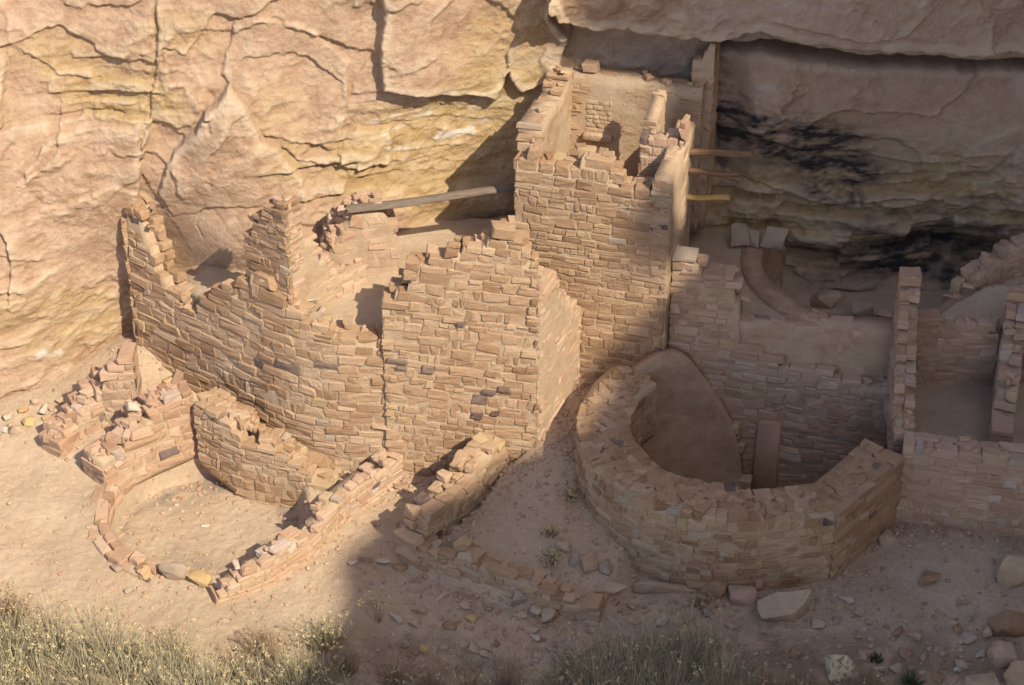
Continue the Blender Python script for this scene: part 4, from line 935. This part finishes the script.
# --- rooms on the far right
q0 = at(893, 520, .15); q1 = at(1075, 545, .2)
wall('masonry_wall', 'shaded pale wall across the back of the bare yard', [q0, q1], [.05, .1], None, .36, .115, .28, ragged=.4, tone=(.25, .9), mats=[M_MORTAR, M_STONE_P],
     tops_s=[(0, ztop(q0, 446)), (.2, ztop(q0, 440)), (.5, ztop(q0, 446)), (.75, ztop(q1, 466)), (1, ztop(q1, 470))])
zq = ztop(q0, 446)
v0 = (q0[0] + .22, q0[1] + .36); v1 = (v0[0] + .20, v0[1] + 1.75)
wall('masonry_wall', 'thin broken wall standing on edge with pale stones up its end', [v0, v1], [.9, .9], None, .27, .13, .24, ragged=.8, jit=.16, tone=(.3, .95), mats=[M_PLASTER_R, M_STONE_P],
     tops_s=[(0, zq + .02), (.12, zq + .12), (.3, zq + .32), (.45, zq + .62), (.6, zq + .95), (.75, zq + 1.25), (.9, zq + 1.55), (1, zq + 1.72)])
w0 = (v1[0] + .05, v1[1] - .02); w1 = (w0[0] + 1.2, w0[1] - .05)
wall('masonry_wall', 'pale back wall of the small room between the two broken edge walls', [w0, w1], [.8, .8], None, .3, .11, .26, tone=(.3, .9), mats=[M_MORTAR, M_STONE_P],
     tops_s=prof([(936, 318), (955, 322), (975, 325), (1000, 330), (1010, 318)], [w0, w1]))
x0 = (q0[0] + 1.55, q0[1] + .30); x1 = (x0[0] + .45, x0[1] + 1.75)
wall('masonry_wall', 'second broken edge wall at the far right margin', [x0, x1], [.9, .9], None, .3, .13, .24, ragged=.8, jit=.16, tone=(.3, .95), mats=[M_PLASTER_R, M_STONE_P],
     tops_s=[(0, zq + .0), (.2, zq + .1), (.35, zq + .4), (.5, zq + .7), (.7, zq + 1.0), (1, zq + 1.3)])
terrace('room_floor', [(q0[0] + .1, q0[1] + .1), (q1[0], q1[1] + .1), (q1[0] + .5, w1[1] + .1), (w0[0] - .4, w0[1] + .1)], lambda x, y: 1.0 + 0 * x)
terrace('upper_terrace', [(w0[0] + .3, w0[1] + .15), (w1[0] + 1.5, w1[1] + .1), (w1[0] + 1.5, 1.5), (6.9, 1.3), (6.3, .9)], lambda x, y: 2.05 + .15 * sstep(.5, 2, y))

# ================================================================== TIMBERS
def beam(name, label, a, b, r0, r1, mat, flat=0.75, seed=1, group=None):
    a = np.array(a, float); b = np.array(b, float); d = b - a; L = np.linalg.norm(d); t = d / L
    u = np.cross(t, [0, 0, 1.0]); u /= np.linalg.norm(u); w = np.cross(u, t)
    n, m = 40, 16; V = []
    for i in range(n):
        f = i / (n - 1)
        rr = r0 + (r1 - r0) * f
        for j in range(m):
            th = 2 * math.pi * j / m; k = 1 + 0.10 * math.sin(3 * th + seed) + 0.05 * math.sin(7 * th + 2 * seed)
            e = 0.0 if 0 < i < n - 1 else 0.02 * math.sin(5 * th)
            q = a + d * f + t * e + (u * math.cos(th) + w * math.sin(th) * flat) * rr * k + w * 0.012 * math.sin(f * 7 + seed) + u * .01 * math.sin(f * 5)
            V.append(q)
    V = np.array(V); c = a.copy()
    nn = 0.008 * fbm(V[:, 0] * 3, V[:, 1] * 30, V[:, 2] * 30, 3, seed); V = V + nn[:, None] * (w + u)
    i = np.arange(n * m).reshape(n, m); Q = np.stack([i[:-1], i[1:], np.roll(i, -1, 1)[1:], np.roll(i, -1, 1)[:-1]], -1).reshape(-1, 4)[:, ::-1]
    caps = []
    for e in (0, n - 1):
        for j in range(m // 2 - 1): caps.append((i[e, j], i[e, j + 1], i[e, m - 2 - j], i[e, m - 1 - j]))
    # local frame with x along the timber so the grain follows it
    Rm = np.stack([t, u, w], 1)
    me = np_mesh(name, (V - c) @ Rm, np.concatenate([Q, np.array(caps)]), None, True)
    o = link(name, me, mat)
    from mathutils import Matrix
    M4 = Matrix(((Rm[0, 0], Rm[0, 1], Rm[0, 2], c[0]), (Rm[1, 0], Rm[1, 1], Rm[1, 2], c[1]), (Rm[2, 0], Rm[2, 1], Rm[2, 2], c[2]), (0, 0, 0, 1)))
    o.matrix_world = M4
    try: me.set_sharp_from_angle(angle=R(50))
    except Exception: pass
    return tag(o, label, 'beam', group)
zb0 = 3.50
pA = at(346, 209, zb0); pB = at(545, 184, zb0 + .05)
beam('timber_beam', 'long grey weathered beam running from the rough wall to the tower side', (*pA, zb0), (*pB, zb0 + .05), .088, .075, M_WOOD, .55, 3)
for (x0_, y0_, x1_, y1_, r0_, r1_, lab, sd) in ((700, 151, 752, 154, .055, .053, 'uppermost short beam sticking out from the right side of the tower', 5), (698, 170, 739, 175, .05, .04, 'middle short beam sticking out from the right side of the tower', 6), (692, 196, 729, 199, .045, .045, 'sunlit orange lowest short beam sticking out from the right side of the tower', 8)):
    k0 = np.array(T1) + TB * 1.25 - TD * .12
    zq_ = ztop(tuple(k0), y0_)
    e_ = at(x1_, y1_, zq_ - .03)
    beam('timber_beam', lab, (k0[0], k0[1], zq_), (*e_, zq_ - .03), r0_, r1_, M_WOOD_SUN if sd == 8 else M_WOOD_R, .9, sd, 'short beams in the tower side')
ksl = tuple(np.array(lw0) + TB * .45)

# ================================================================== ROCKS
ROCK_N = [0]
def rock(px, py, z, size, mat, label, rot=0.0, tilt=(0, 0), flat=0.0, seed=None, npts=15, group=None, sink=0.18, name='rock', bev=.12, lift=None):
    ROCK_N[0] += 1
    xy = at(px, py, z) if z is not None else None
    if xy is None:
        h = hitg(px, py); xy = h[:2]; z = h[2]
    o = link(name, rock_mesh(tuple(k_ * 1.22 for k_ in size), seed or ROCK_N[0] * 13, npts, bev), ROCKM[mat])
    o.location = (xy[0], xy[1], z + size[2] * (0.5 - sink)); o.rotation_euler = (R(tilt[0]), R(tilt[1]), R(rot))
    return tag(o, label, 'rock', group)
for args in [
    # px, py(base centre), size(m), colour, label, rot, tilt
    (742, 600, (.42, .26, .26), 'pink', 'flat faced pinkish block below the round kiva, beside the big leaning boulder', 5, (0, 0)),
    (712, 596, (.36, .22, .26), 'brown', 'brown rock between the long buried stone and the flat faced block', 30, (0, 0)),
    (787, 612, (.72, .50, .42), 'tan', 'big slanting boulder below the corner of the round kiva', 40, (10, -15)),
    (768, 584, (.30, .24, .24), 'tan', 'rounded rock against the foot of the kiva wall above the slanting boulder', 20, (0, 0)),
    (664, 592, (.82, .22, .22), 'tan', 'long low pale stone lying along the foot of the round kiva', 3, (0, 0)),
    (612, 592, (.42, .22, .18), 'tan', 'half buried stone left of the long low pale stone', 0, (0, 0)),
    (521, 604, (.26, .22, .26), 'grey', 'rounded grey rock at the broken end of the retaining wall', 10, (0, 0)),
    (536, 612, (.18, .16, .16), 'tan', 'small tan rock between the rounded grey rock and a square brown one', 0, (0, 0)),
    (551, 619, (.25, .2, .2), 'tan', 'square tan rock at the end of the loose stones below the mound', 10, (0, 0)),
    (889, 541, (.30, .20, .20), 'tan', 'squat rock close to the brown side wall in the bare yard', 30, (0, 0)),
    (930, 581, (.38, .18, .16), 'brown', 'elongated brown rock lying alone in the middle of the bare yard', 28, (0, 0)),
    (1013, 580, (.50, .4, .5), 'tan', 'pale boulder cut by the right edge above the rock pile', 0, (0, 0)),
    (1009, 632, (.48, .34, .30), 'brown', 'large orange brown block at the top of the right corner rock pile', 10, (0, 0)),
    (1003, 662, (.36, .30, .34), 'pink', 'upright pinkish boulder below the orange brown block', 0, (0, 0)),
    (1022, 684, (.40, .34, .42), 'tan', 'pale boulder at the bottom right corner', 40, (0, 0)),
    (982, 690, (.44, .3, .26), 'tan', 'flat boulder at the bottom edge near the right corner', 5, (0, 0)),
    (838, 676, (.40, .26, .46), 'lichen', 'yellowish boulder spotted with dark lichen among dry grass', 0, (0, 8)),
    (967, 640, (.20, .16, .16), 'grey', 'small grey rock left of the orange brown block', 15, (0, 0)),
    (987, 636, (.14, .12, .18), 'tan', 'small upright stone touching the orange brown block', 0, (0, 0)),
    (817, 626, (.20, .18, .16), 'tan', 'squarish small block right of the slanting boulder', 8, (0, 0)),
    (898, 634, (.22, .10, .16), 'brown', 'thin brown stone standing on edge among gravel', 50, (0, 25)),
    (580, 655, (.34, .08, .07), 'tan', 'thin stick shaped pale stone in the bare slope', 48, (0, 0)),
    (472, 620, (.18, .12, .10), 'ochre', 'orange stone alone on the shaded slope', 20, (0, 0)),
    (425, 652, (.18, .12, .10), 'ochre', 'orange stone near the dry grass at the bottom', 60, (0, 0)),
    (441, 598, (.19, .07, .06), 'pale', 'pale sliver of stone below the corner of the retaining wall', 60, (0, 0)),
    (563, 548, (.20, .16, .16), 'tan', 'rock at the foot of the round kiva beside dry tufts', 0, (0, 0)),
    (573, 564, (.14, .12, .22), 'grey', 'small upright grey stone against the round kiva', 0, (0, 0)),
    (588, 566, (.26, .2, .26), 'pink', 'pink wedge shaped stone at the foot of the round kiva', 10, (0, 0)),
    (606, 572, (.18, .16, .16), 'grey', 'rounded stone right of the pink wedge shaped stone', 0, (0, 0)),
    (173, 578, (.42, .14, .30), 'grey', 'grey upright slab at the front of the small kiva', -14, (-12, 0)),
    (200, 582, (.30, .20, .18), 'ochre', 'rounded orange stone leaning by the grey kiva slab', -20, (0, 0)),
    (205, 526, (.13, .07, .04), 'pale', 'pale chip lying on the floor of the small kiva', 0, (0, 0)),
    (220, 457, (.24, .2, .16), 'tan', 'flat topped square stone on the slope above the small kiva', 20, (0, 0)),
    (243, 480, (.30, .2, .22), 'tan', 'block set in the back edge of the small kiva', 10, (0, 0)),
    (401, 487, (.20, .13, .05), 'brown', 'flat reddish stone in the bare room by the gable wall', 15, (0, 0)),
    (352, 563, (.17, .10, .07), 'pale', 'pale stone at the left of the row across the bare room', 30, (0, 0)),
    (367, 560, (.24, .10, .07), 'brown', 'brown stone second in the row across the bare room', -8, (0, 0)),
    (384, 563, (.22, .12, .07), 'pale', 'pinkish white stone third in the row across the bare room', -10, (0, 0)),
    (399, 568, (.24, .12, .07), 'brown', 'brown stone at the right end of the row across the bare room', -15, (0, 0)),
    (130, 592, (.16, .10, .08), 'grey', 'small grey stone outside the left edge of the small kiva', 20, (0, 0)),
    (118, 570, (.18, .14, .12), 'grey', 'grey lump on the rim of the small kiva', 0, (0, 0)),
]:
    px, py, sz, mt, lab, rt_, tl = args
    rock(px, py, None, sz, mt, lab, rt_, tl)
# rubble at the cliff foot on the far left
for i, (px, py, w) in enumerate([(18, 432, .24), (30, 424, .18), (42, 412, .20), (52, 408, .16), (36, 404, .15), (24, 412, .14), (8, 418, .16), (60, 402, .13), (12, 428, .12), (47, 420, .12), (3, 432, .14)]):
    rock(px, py, None, (w, w * .8, w * .7), ['tan', 'ochre', 'pale', 'tan'][i % 4], 'loose yellowish stone heaped at the foot of the cliff on the left', i * 37, group='stones heaped at the left cliff foot')
# pale slabs on the room floor
for i, (px, py, sz, tl, lab) in enumerate([(306, 309, (.30, .06, .22), (35, 0), 'largest pale slab leaning on the room floor behind the front wall'), (314, 303, (.16, .08, .14), (20, 10), 'small pale stone resting on top of the leaning slabs'), (322, 311, (.26, .12, .05), (0, 5), 'flat pale slab on the room floor right of the leaning slab'), (309, 312, (.22, .10, .05), (10, 0), 'thin pale slab in front of the leaning slab on the room floor')]):
    rock(px, py, zr + .08, sz, 'pale', lab, 20 + 30 * i, tl, sink=.1)
# slabs leaning on the back wall of the alcove terrace
for (px, py, sz, rt_, lab) in [(741, 243, (.24, .07, .34), 8, 'leftmost of three pale slabs leaning on the alcove back wall'), (754, 244, (.13, .07, .26), -5, 'narrow middle one of three pale slabs leaning on the alcove back wall'), (774, 246, (.30, .08, .36), -18, 'rightmost of three pale slabs leaning on the alcove back wall')]:
    xy = at(px, py, 2.06); V, Q, T = blocks(np.zeros((1, 3)), np.eye(3)[:1], np.eye(3)[1:2], np.eye(3)[2:], np.array([[sz[0] / 2, sz[1] / 2, sz[2] / 2]]), np.array([.6]), .3, .16, int(px))
    o = link('stone_slab', np_mesh('stone_slab', V, Q, None, True, {'tone': T}), ROCKM['grey']); o.location = (*xy, 2.04 + sz[2] * .46); o.rotation_euler = (R(-20), 0, R(rt_)); tag(o, lab, 'slab')
# inside the upper kiva
rock(858, 316, .95, (.5, .42, .42), 'grey', 'angular grey boulder with flat faces inside the upper kiva', 25, npts=10, bev=.05)
rock(826, 303, .95, (.42, .36, .3), 'tan', 'large rounded boulder at the left inside the upper kiva', 0, npts=26, bev=.2)
rock(884, 318, .95, (.4, .25, .16), 'tan', 'low tan rock beside the angular boulder in the upper kiva', 0)
# white and grey stones capping the inner low wall
for i, (px, py, z, sz, mt, lab) in enumerate([(133, 410, .98, (.20, .17, .16), 'pale', 'white topped stone on the rough inner low wall'), (169, 384, 1.14, (.16, .14, .12), 'ochre', 'orange stone set on the rough inner low wall')]):
    rock(px, py, z, sz, mt, lab, 20 * i)
# the scatter of medium stones on the shaded slope
ST = [(415, 622), (405, 640), (436, 628), (447, 612), (455, 625), (390, 632), (462, 645), (485, 655), (505, 636), (516, 643), (530, 634), (545, 640), (560, 634), (498, 628), (540, 652), (470, 668), (520, 665), (445, 640), (412, 655), (395, 618), (420, 608), (465, 608), (490, 610),
      (760, 632), (775, 640), (795, 652), (808, 640), (770, 655), (725, 640), (745, 645), (850, 618), (870, 622), (885, 628), (905, 622), (915, 636), (925, 645), (940, 630), (950, 648), (930, 660), (905, 655), (890, 650), (870, 640), (855, 632), (840, 622), (835, 600), (860, 655), (945, 665), (960, 672), (975, 655), (990, 648), (920, 615), (900, 612), (880, 606), (960, 630), (848, 603), (862, 610),
      (640, 606), (625, 614), (600, 604), (585, 600), (650, 640), (690, 630), (570, 605), (960, 525), (970, 520), (978, 522), (948, 506), (905, 530), (1000, 545)]
_r5 = random.Random(55)
for _ in range(46): ST.append((_r5.uniform(545, 840), 600 + abs(_r5.gauss(0, 16)) ))
for _ in range(34): ST.append((_r5.uniform(850, 1020), 600 + _r5.uniform(0, 80)))
for _ in range(26): ST.append((_r5.uniform(395, 560), 600 + _r5.uniform(0, 60)))
r2 = random.Random(5)
protos = [rock_mesh((1, .8, .6), 500 + i, 14, .14) for i in range(7)]
for i, (px, py) in enumerate(ST):
    h = hitg(px + r2.uniform(-3, 3), py + r2.uniform(-3, 3)); w = r2.choice([.07, .09, .11, .14, .18, .24])
    o = bpy.data.objects.new('stone', protos[i % 7]); COL.objects.link(o)
    if not o.data.materials: o.data.materials.append(ROCKM[['tan', 'grey', 'pink', 'tan', 'brown', 'pale', 'tan'][i % 7]])
    o.location = (h[0], h[1], h[2] + w * .12); o.scale = (w, w * r2.uniform(.7, 1), w * r2.uniform(.6, 1)); o.rotation_euler = (r2.uniform(-.3, .3), r2.uniform(-.3, .3), r2.uniform(0, 6.3))
    tag(o, 'small loose stone scattered on the shaded slope or yard below the walls', 'rock', 'small stones scattered on the shaded ground')
# grit: far too many to count
def grit():
    n = 11000; x = rng.uniform(-8, 8.2, n); y = rng.uniform(-5.4, 2.0, n)
    keep = (vnoise(x * .9, y * .9, None, 301) + 0.9 * (y < -2.6) * (x > -1.5) + .2) > rng.uniform(-.7, 1.2, n)
    x, y = x[keep], y[keep]; sz = rng.lognormal(-4.25, .45, len(x))
    for Pl, sd in WALL_LINES:
        dv = np.diff(Pl, axis=0); ln = np.hypot(*dv.T); cs = np.concatenate([[0], np.cumsum(ln)]); m = int(cs[-1] * (55 if Pl[:, 0].mean() > -1.0 else 12))
        q = rng.uniform(0, cs[-1], m); i = np.clip(np.searchsorted(cs, q, 'right') - 1, 0, len(dv) - 1); u = (q - cs[i]) / ln[i]; t_ = dv[i] / ln[i][:, None]
        o_ = np.abs(rng.normal(0, .22, m)) + .03; x = np.concatenate([x, Pl[i, 0] + dv[i, 0] * u + sd * t_[:, 1] * o_]); y = np.concatenate([y, Pl[i, 1] + dv[i, 1] * u - sd * t_[:, 0] * o_]); sz = np.concatenate([sz, rng.lognormal(-3.85, .5, m)])
    n = len(x); z = ground_h(x, y); sz = np.minimum(sz, .034)
    a = rng.uniform(0, 6.28, n); A = np.stack([np.cos(a), np.sin(a), 0 * a], 1); B = np.stack([-np.sin(a), np.cos(a), 0 * a], 1); C = np.tile([0, 0, 1.0], (n, 1))
    V, Q, T = blocks(np.stack([x, y, z + sz * .2], 1), A, B, C, np.stack([sz, sz * rng.uniform(.6, 1, n), sz * rng.uniform(.4, .8, n)], 1), rng.uniform(.1, .98, n), .8, .2, 9)
    tag(link('gravel', np_mesh('gravel', V, Q, None, True, {'tone': T}), M_STONE_P), kind='stuff')
grit()

# ================================================================== PLANTS
def blades(P0, D, L, W, bend, tone, segs=4, seed=0):
    """thin tapering stems: P0 roots, D directions, L lengths; two crossed ribbons each"""
    n = len(P0); r_ = np.random.default_rng(seed); V = []; Q = []; T = []
    side = np.cross(D, [0, 0, 1.0]); side /= np.maximum(np.linalg.norm(side, axis=1, keepdims=True), 1e-6)
    out = D.copy(); out[:, 2] = 0
    base = 0
    for s_ in (0, 1):
        sd = side if s_ == 0 else np.cross(D, side)
        for k in range(segs + 1):
            f = k / segs; c = P0 + D * (L * f)[:, None] + out * (bend * L * f * f)[:, None] - np.array([0, 0, 1.0]) * (0.25 * bend * L * f * f)[:, None]
            w = (W * (1 - 0.75 * f))[:, None]
            V += [c - sd * w, c + sd * w]; T += [tone * (0.55 + 0.45 * f)] * 2
        for k in range(segs):
            i = np.arange(n); a = (base + 2 * k) * n; Q.append(np.stack([a + i, a + n + i, a + 3 * n + i, a + 2 * n + i], 1))
        base += 2 * (segs + 1)
    tips = P0 + D * L[:, None] + out * (bend * L)[:, None] - np.array([0, 0, 1.0]) * (0.25 * bend * L)[:, None]
    return np.concatenate(V), np.concatenate(Q), np.concatenate(T), tips
def shrub(x, y, h, n, spread, label, seed, heads=0.5, mat=None, headmat=None, group=None, name='rabbitbrush', root=.10, cat='shrub', wid=.0042, dead=.0):
    r_ = np.random.default_rng(seed); z = gz((x, y))
    a = r_.uniform(0, 6.28, n); rad = r_.uniform(0, 1, n)**.7
    P0 = np.stack([root * rad * np.cos(a), root * rad * np.sin(a), np.full(n, -.03)], 1)
    D = np.stack([np.cos(a) * spread * rad + r_.normal(0, .1, n), np.sin(a) * spread * rad + r_.normal(0, .1, n), np.ones(n)], 1); D /= np.linalg.norm(D, axis=1, keepdims=True)
    L = h * r_.uniform(.55, 1.1, n); tone = np.clip(r_.normal(.55, .25, n), 0, 1)
    V, Q, T, tips = blades(P0, D, L, np.full(n, wid) * r_.uniform(.6, 1.3, n), r_.uniform(0, .35, n), tone, 4, seed)
    # side twigs near the tops
    m = n; idx = r_.integers(0, n, m); f = r_.uniform(.45, .9, m); P1 = P0[idx] + D[idx] * (L[idx] * f)[:, None]
    D1 = D[idx] + r_.normal(0, .35, (m, 3)); D1 /= np.linalg.norm(D1, axis=1, keepdims=True)
    V1, Q1, T1_, tips1 = blades(P1, D1, L[idx] * r_.uniform(.15, .4, m), np.full(m, wid * .7), r_.uniform(0, .2, m), np.clip(tone[idx] + r_.normal(0, .1, m), 0, 1), 2, seed + 1)
    e = bpy.data.objects.new(name, None); COL.objects.link(e); e.location = (x, y, z); e.empty_display_size = .1
    tag(e, label, cat, group)
    link('stems', np_mesh('stems', np.concatenate([V, V1]), np.concatenate([Q, Q1 + len(V)]), None, False, {'tone': np.concatenate([T, T1_])}), mat or M_STEM, e)
    if heads > 0:
        tp = np.concatenate([tips, tips1]); tp = tp[r_.uniform(0, 1, len(tp)) < heads]; k = 5
        c = np.repeat(tp, k, 0) + r_.normal(0, .013, (len(tp) * k, 3)); s_ = r_.uniform(.006, .016, len(c))
        a1 = r_.normal(0, 1, (len(c), 3)); a1 /= np.linalg.norm(a1, axis=1, keepdims=True); b1_ = np.cross(a1, r_.normal(0, 1, (len(c), 3))); b1_ /= np.linalg.norm(b1_, axis=1, keepdims=True); c1_ = np.cross(a1, b1_)
        oct_ = np.array([(1, 0, 0), (-1, 0, 0), (0, 1, 0), (0, -1, 0), (0, 0, 1), (0, 0, -1)]); fc = np.array([(0, 2, 4), (2, 1, 4), (1, 3, 4), (3, 0, 4), (2, 0, 5), (1, 2, 5), (3, 1, 5), (0, 3, 5)])
        VV = c[:, None, :] + s_[:, None, None] * (oct_[None, :, 0:1] * a1[:, None] + oct_[None, :, 1:2] * b1_[:, None] + oct_[None, :, 2:3] * c1_[:, None])
        FF = (fc[None] + (np.arange(len(c)) * 6)[:, None, None]).reshape(-1, 3)
        link('flower_heads', np_mesh('flower_heads', VV.reshape(-1, 3), FF, None, False, {'tone': np.repeat(np.clip(r_.normal(.5, .3, len(c)), 0, 1), 6)}), headmat or M_HEAD, e)['kind'] = 'stuff'
    return e
r2 = random.Random(21)
def g_at(px, py): return hitg(px, py)[:2]
# the sunlit thicket along the lower left edge
k = 0
for (px, py, h) in [(8, 655, .62), (30, 668, .55), (55, 655, .5), (20, 690, .55), (75, 672, .52), (98, 662, .48), (120, 676, .5), (50, 700, .55), (90, 700, .5), (140, 668, .45), (158, 684, .5), (130, 704, .5), (180, 672, .42), (200, 690, .45), (170, 710, .5), (222, 700, .42), (245, 684, .4), (265, 700, .42), (210, 720, .5), (285, 690, .38), (300, 706, .42), (320, 690, .36), (345, 704, .4), (0, 710, .6), (-15, 680, .6)]:
    x, y = g_at(px, py); k += 1
    shrub(x, y, h * r2.uniform(1.15, 1.95), 90, .45, 'pale green rabbitbrush with straw coloured heads in the thicket along the lower left edge', 100 + k, .10, wid=.0055, group='rabbitbrush thicket at the lower left')
x, y = g_at(14, 628); shrub(x, y, .62, 140, .4, 'tall dry tan brush at the left edge above the green thicket', 151, .25, M_DRY, M_DRY, name='dry_brush')
x, y = g_at(325, 648); shrub(x, y, .52, 190, .6, 'bright pale rabbitbrush standing at the border of sun and shade', 152, .12)
x, y = g_at(378, 622); shrub(x, y, .55, 14, .25, 'single thin pale stalk with feathery top beside the bright rabbitbrush', 153, .9, M_DRY, M_HEAD, name='dry_stalk', root=.03)
x, y = g_at(260, 650); shrub(x, y, .34, 120, .8, 'brown dead brush behind the thicket near the small kiva', 154, .1, M_DRY, M_DRY, name='dry_brush')
for i, (px, py) in enumerate([(238, 672), (275, 668), (345, 672), (395, 680), (430, 690), (470, 694), (505, 690), (545, 694), (770, 694), (800, 698), (870, 694), (310, 676)]):
    x, y = g_at(px, py)
    shrub(x, y, r2.uniform(.3, .5), 90, .8, 'low brown dead brush tangled along the bottom edge', 170 + i, .06, M_DRY, M_HEAD, group='dead brush along the bottom edge', name='dry_brush')
# the shaded clumps at the lower middle
for (px, py, h) in [(570, 672, .34), (590, 690, .5), (615, 668, .48), (640, 680, .55), (660, 664, .52), (682, 676, .55), (705, 690, .5), (630, 704, .55), (670, 706, .55), (600, 712, .5), (722, 700, .48), (742, 690, .42), (555, 700, .36), (700, 660, .40)]:
    x, y = g_at(px, py); k += 1
    shrub(x, y, h * r2.uniform(1.15, 1.8), 95, .5, 'grey green rabbitbrush in the shaded clump at the lower middle', 200 + k, .05, wid=.005, group='shaded rabbitbrush at the lower middle')
for i, (px, py, lab) in enumerate([(549, 536, 'rusty dry tuft growing beside the round kiva foot'), (552, 562, 'small dark dry tuft below the rusty tuft'), (571, 498, 'dry tuft in the corner between the mound and the round kiva'), (700, 606, 'thin dry tuft growing at the right end of the long low stone')]):
    x, y = g_at(px, py); shrub(x, y, .2, 60, .8, lab, 300 + i, .2, M_DRY, M_HEAD, name='dry_tuft', root=.05)
for i, (px, py, lab) in enumerate([(911, 684, 'dark green plant at the bottom edge between the boulders'), (875, 660, 'small dark green sprig right of the lichen boulder')]):
    x, y = g_at(px, py); shrub(x, y, .2 - .08 * i, 80, .9, lab, 320 + i, 0, M_GREEN, name='green_plant', root=.05, wid=.008)
# dry grass and twigs along the bottom edge: one uncounted mass
def dry_grass():
    n = 9000; x = rng.uniform(-7.5, 7.5, n); y = rng.uniform(-5.6, -3.4, n)
    dens = sstep(-3.7, -4.5, y + .02 * x) * sstep(-.5, .3, fbm(x * 1.2, y * 1.2, None, 3, 330) + .25 * (x < 4.2)) * np.where(x > 5.0, .1, 1)
    kp = rng.uniform(0, 1, n) < dens; x, y = x[kp], y[kp]; n = len(x)
    a = rng.uniform(0, 6.28, n); t = rng.uniform(.1, 1.6, n); D = np.stack([np.cos(a) * t, np.sin(a) * t, np.ones(n)], 1); D /= np.linalg.norm(D, axis=1, keepdims=True)
    V, Q, T, _ = blades(np.stack([x, y, ground_h(x, y) - .01], 1), D, rng.uniform(.06, .26, n), rng.uniform(.002, .004, n), rng.uniform(0, .4, n), np.clip(rng.normal(.45, .3, n), 0, 1), 3, 4)
    tag(link('dry_grass', np_mesh('dry_grass', V, Q, None, False, {'tone': T}), M_DRY), kind='stuff')
dry_grass()
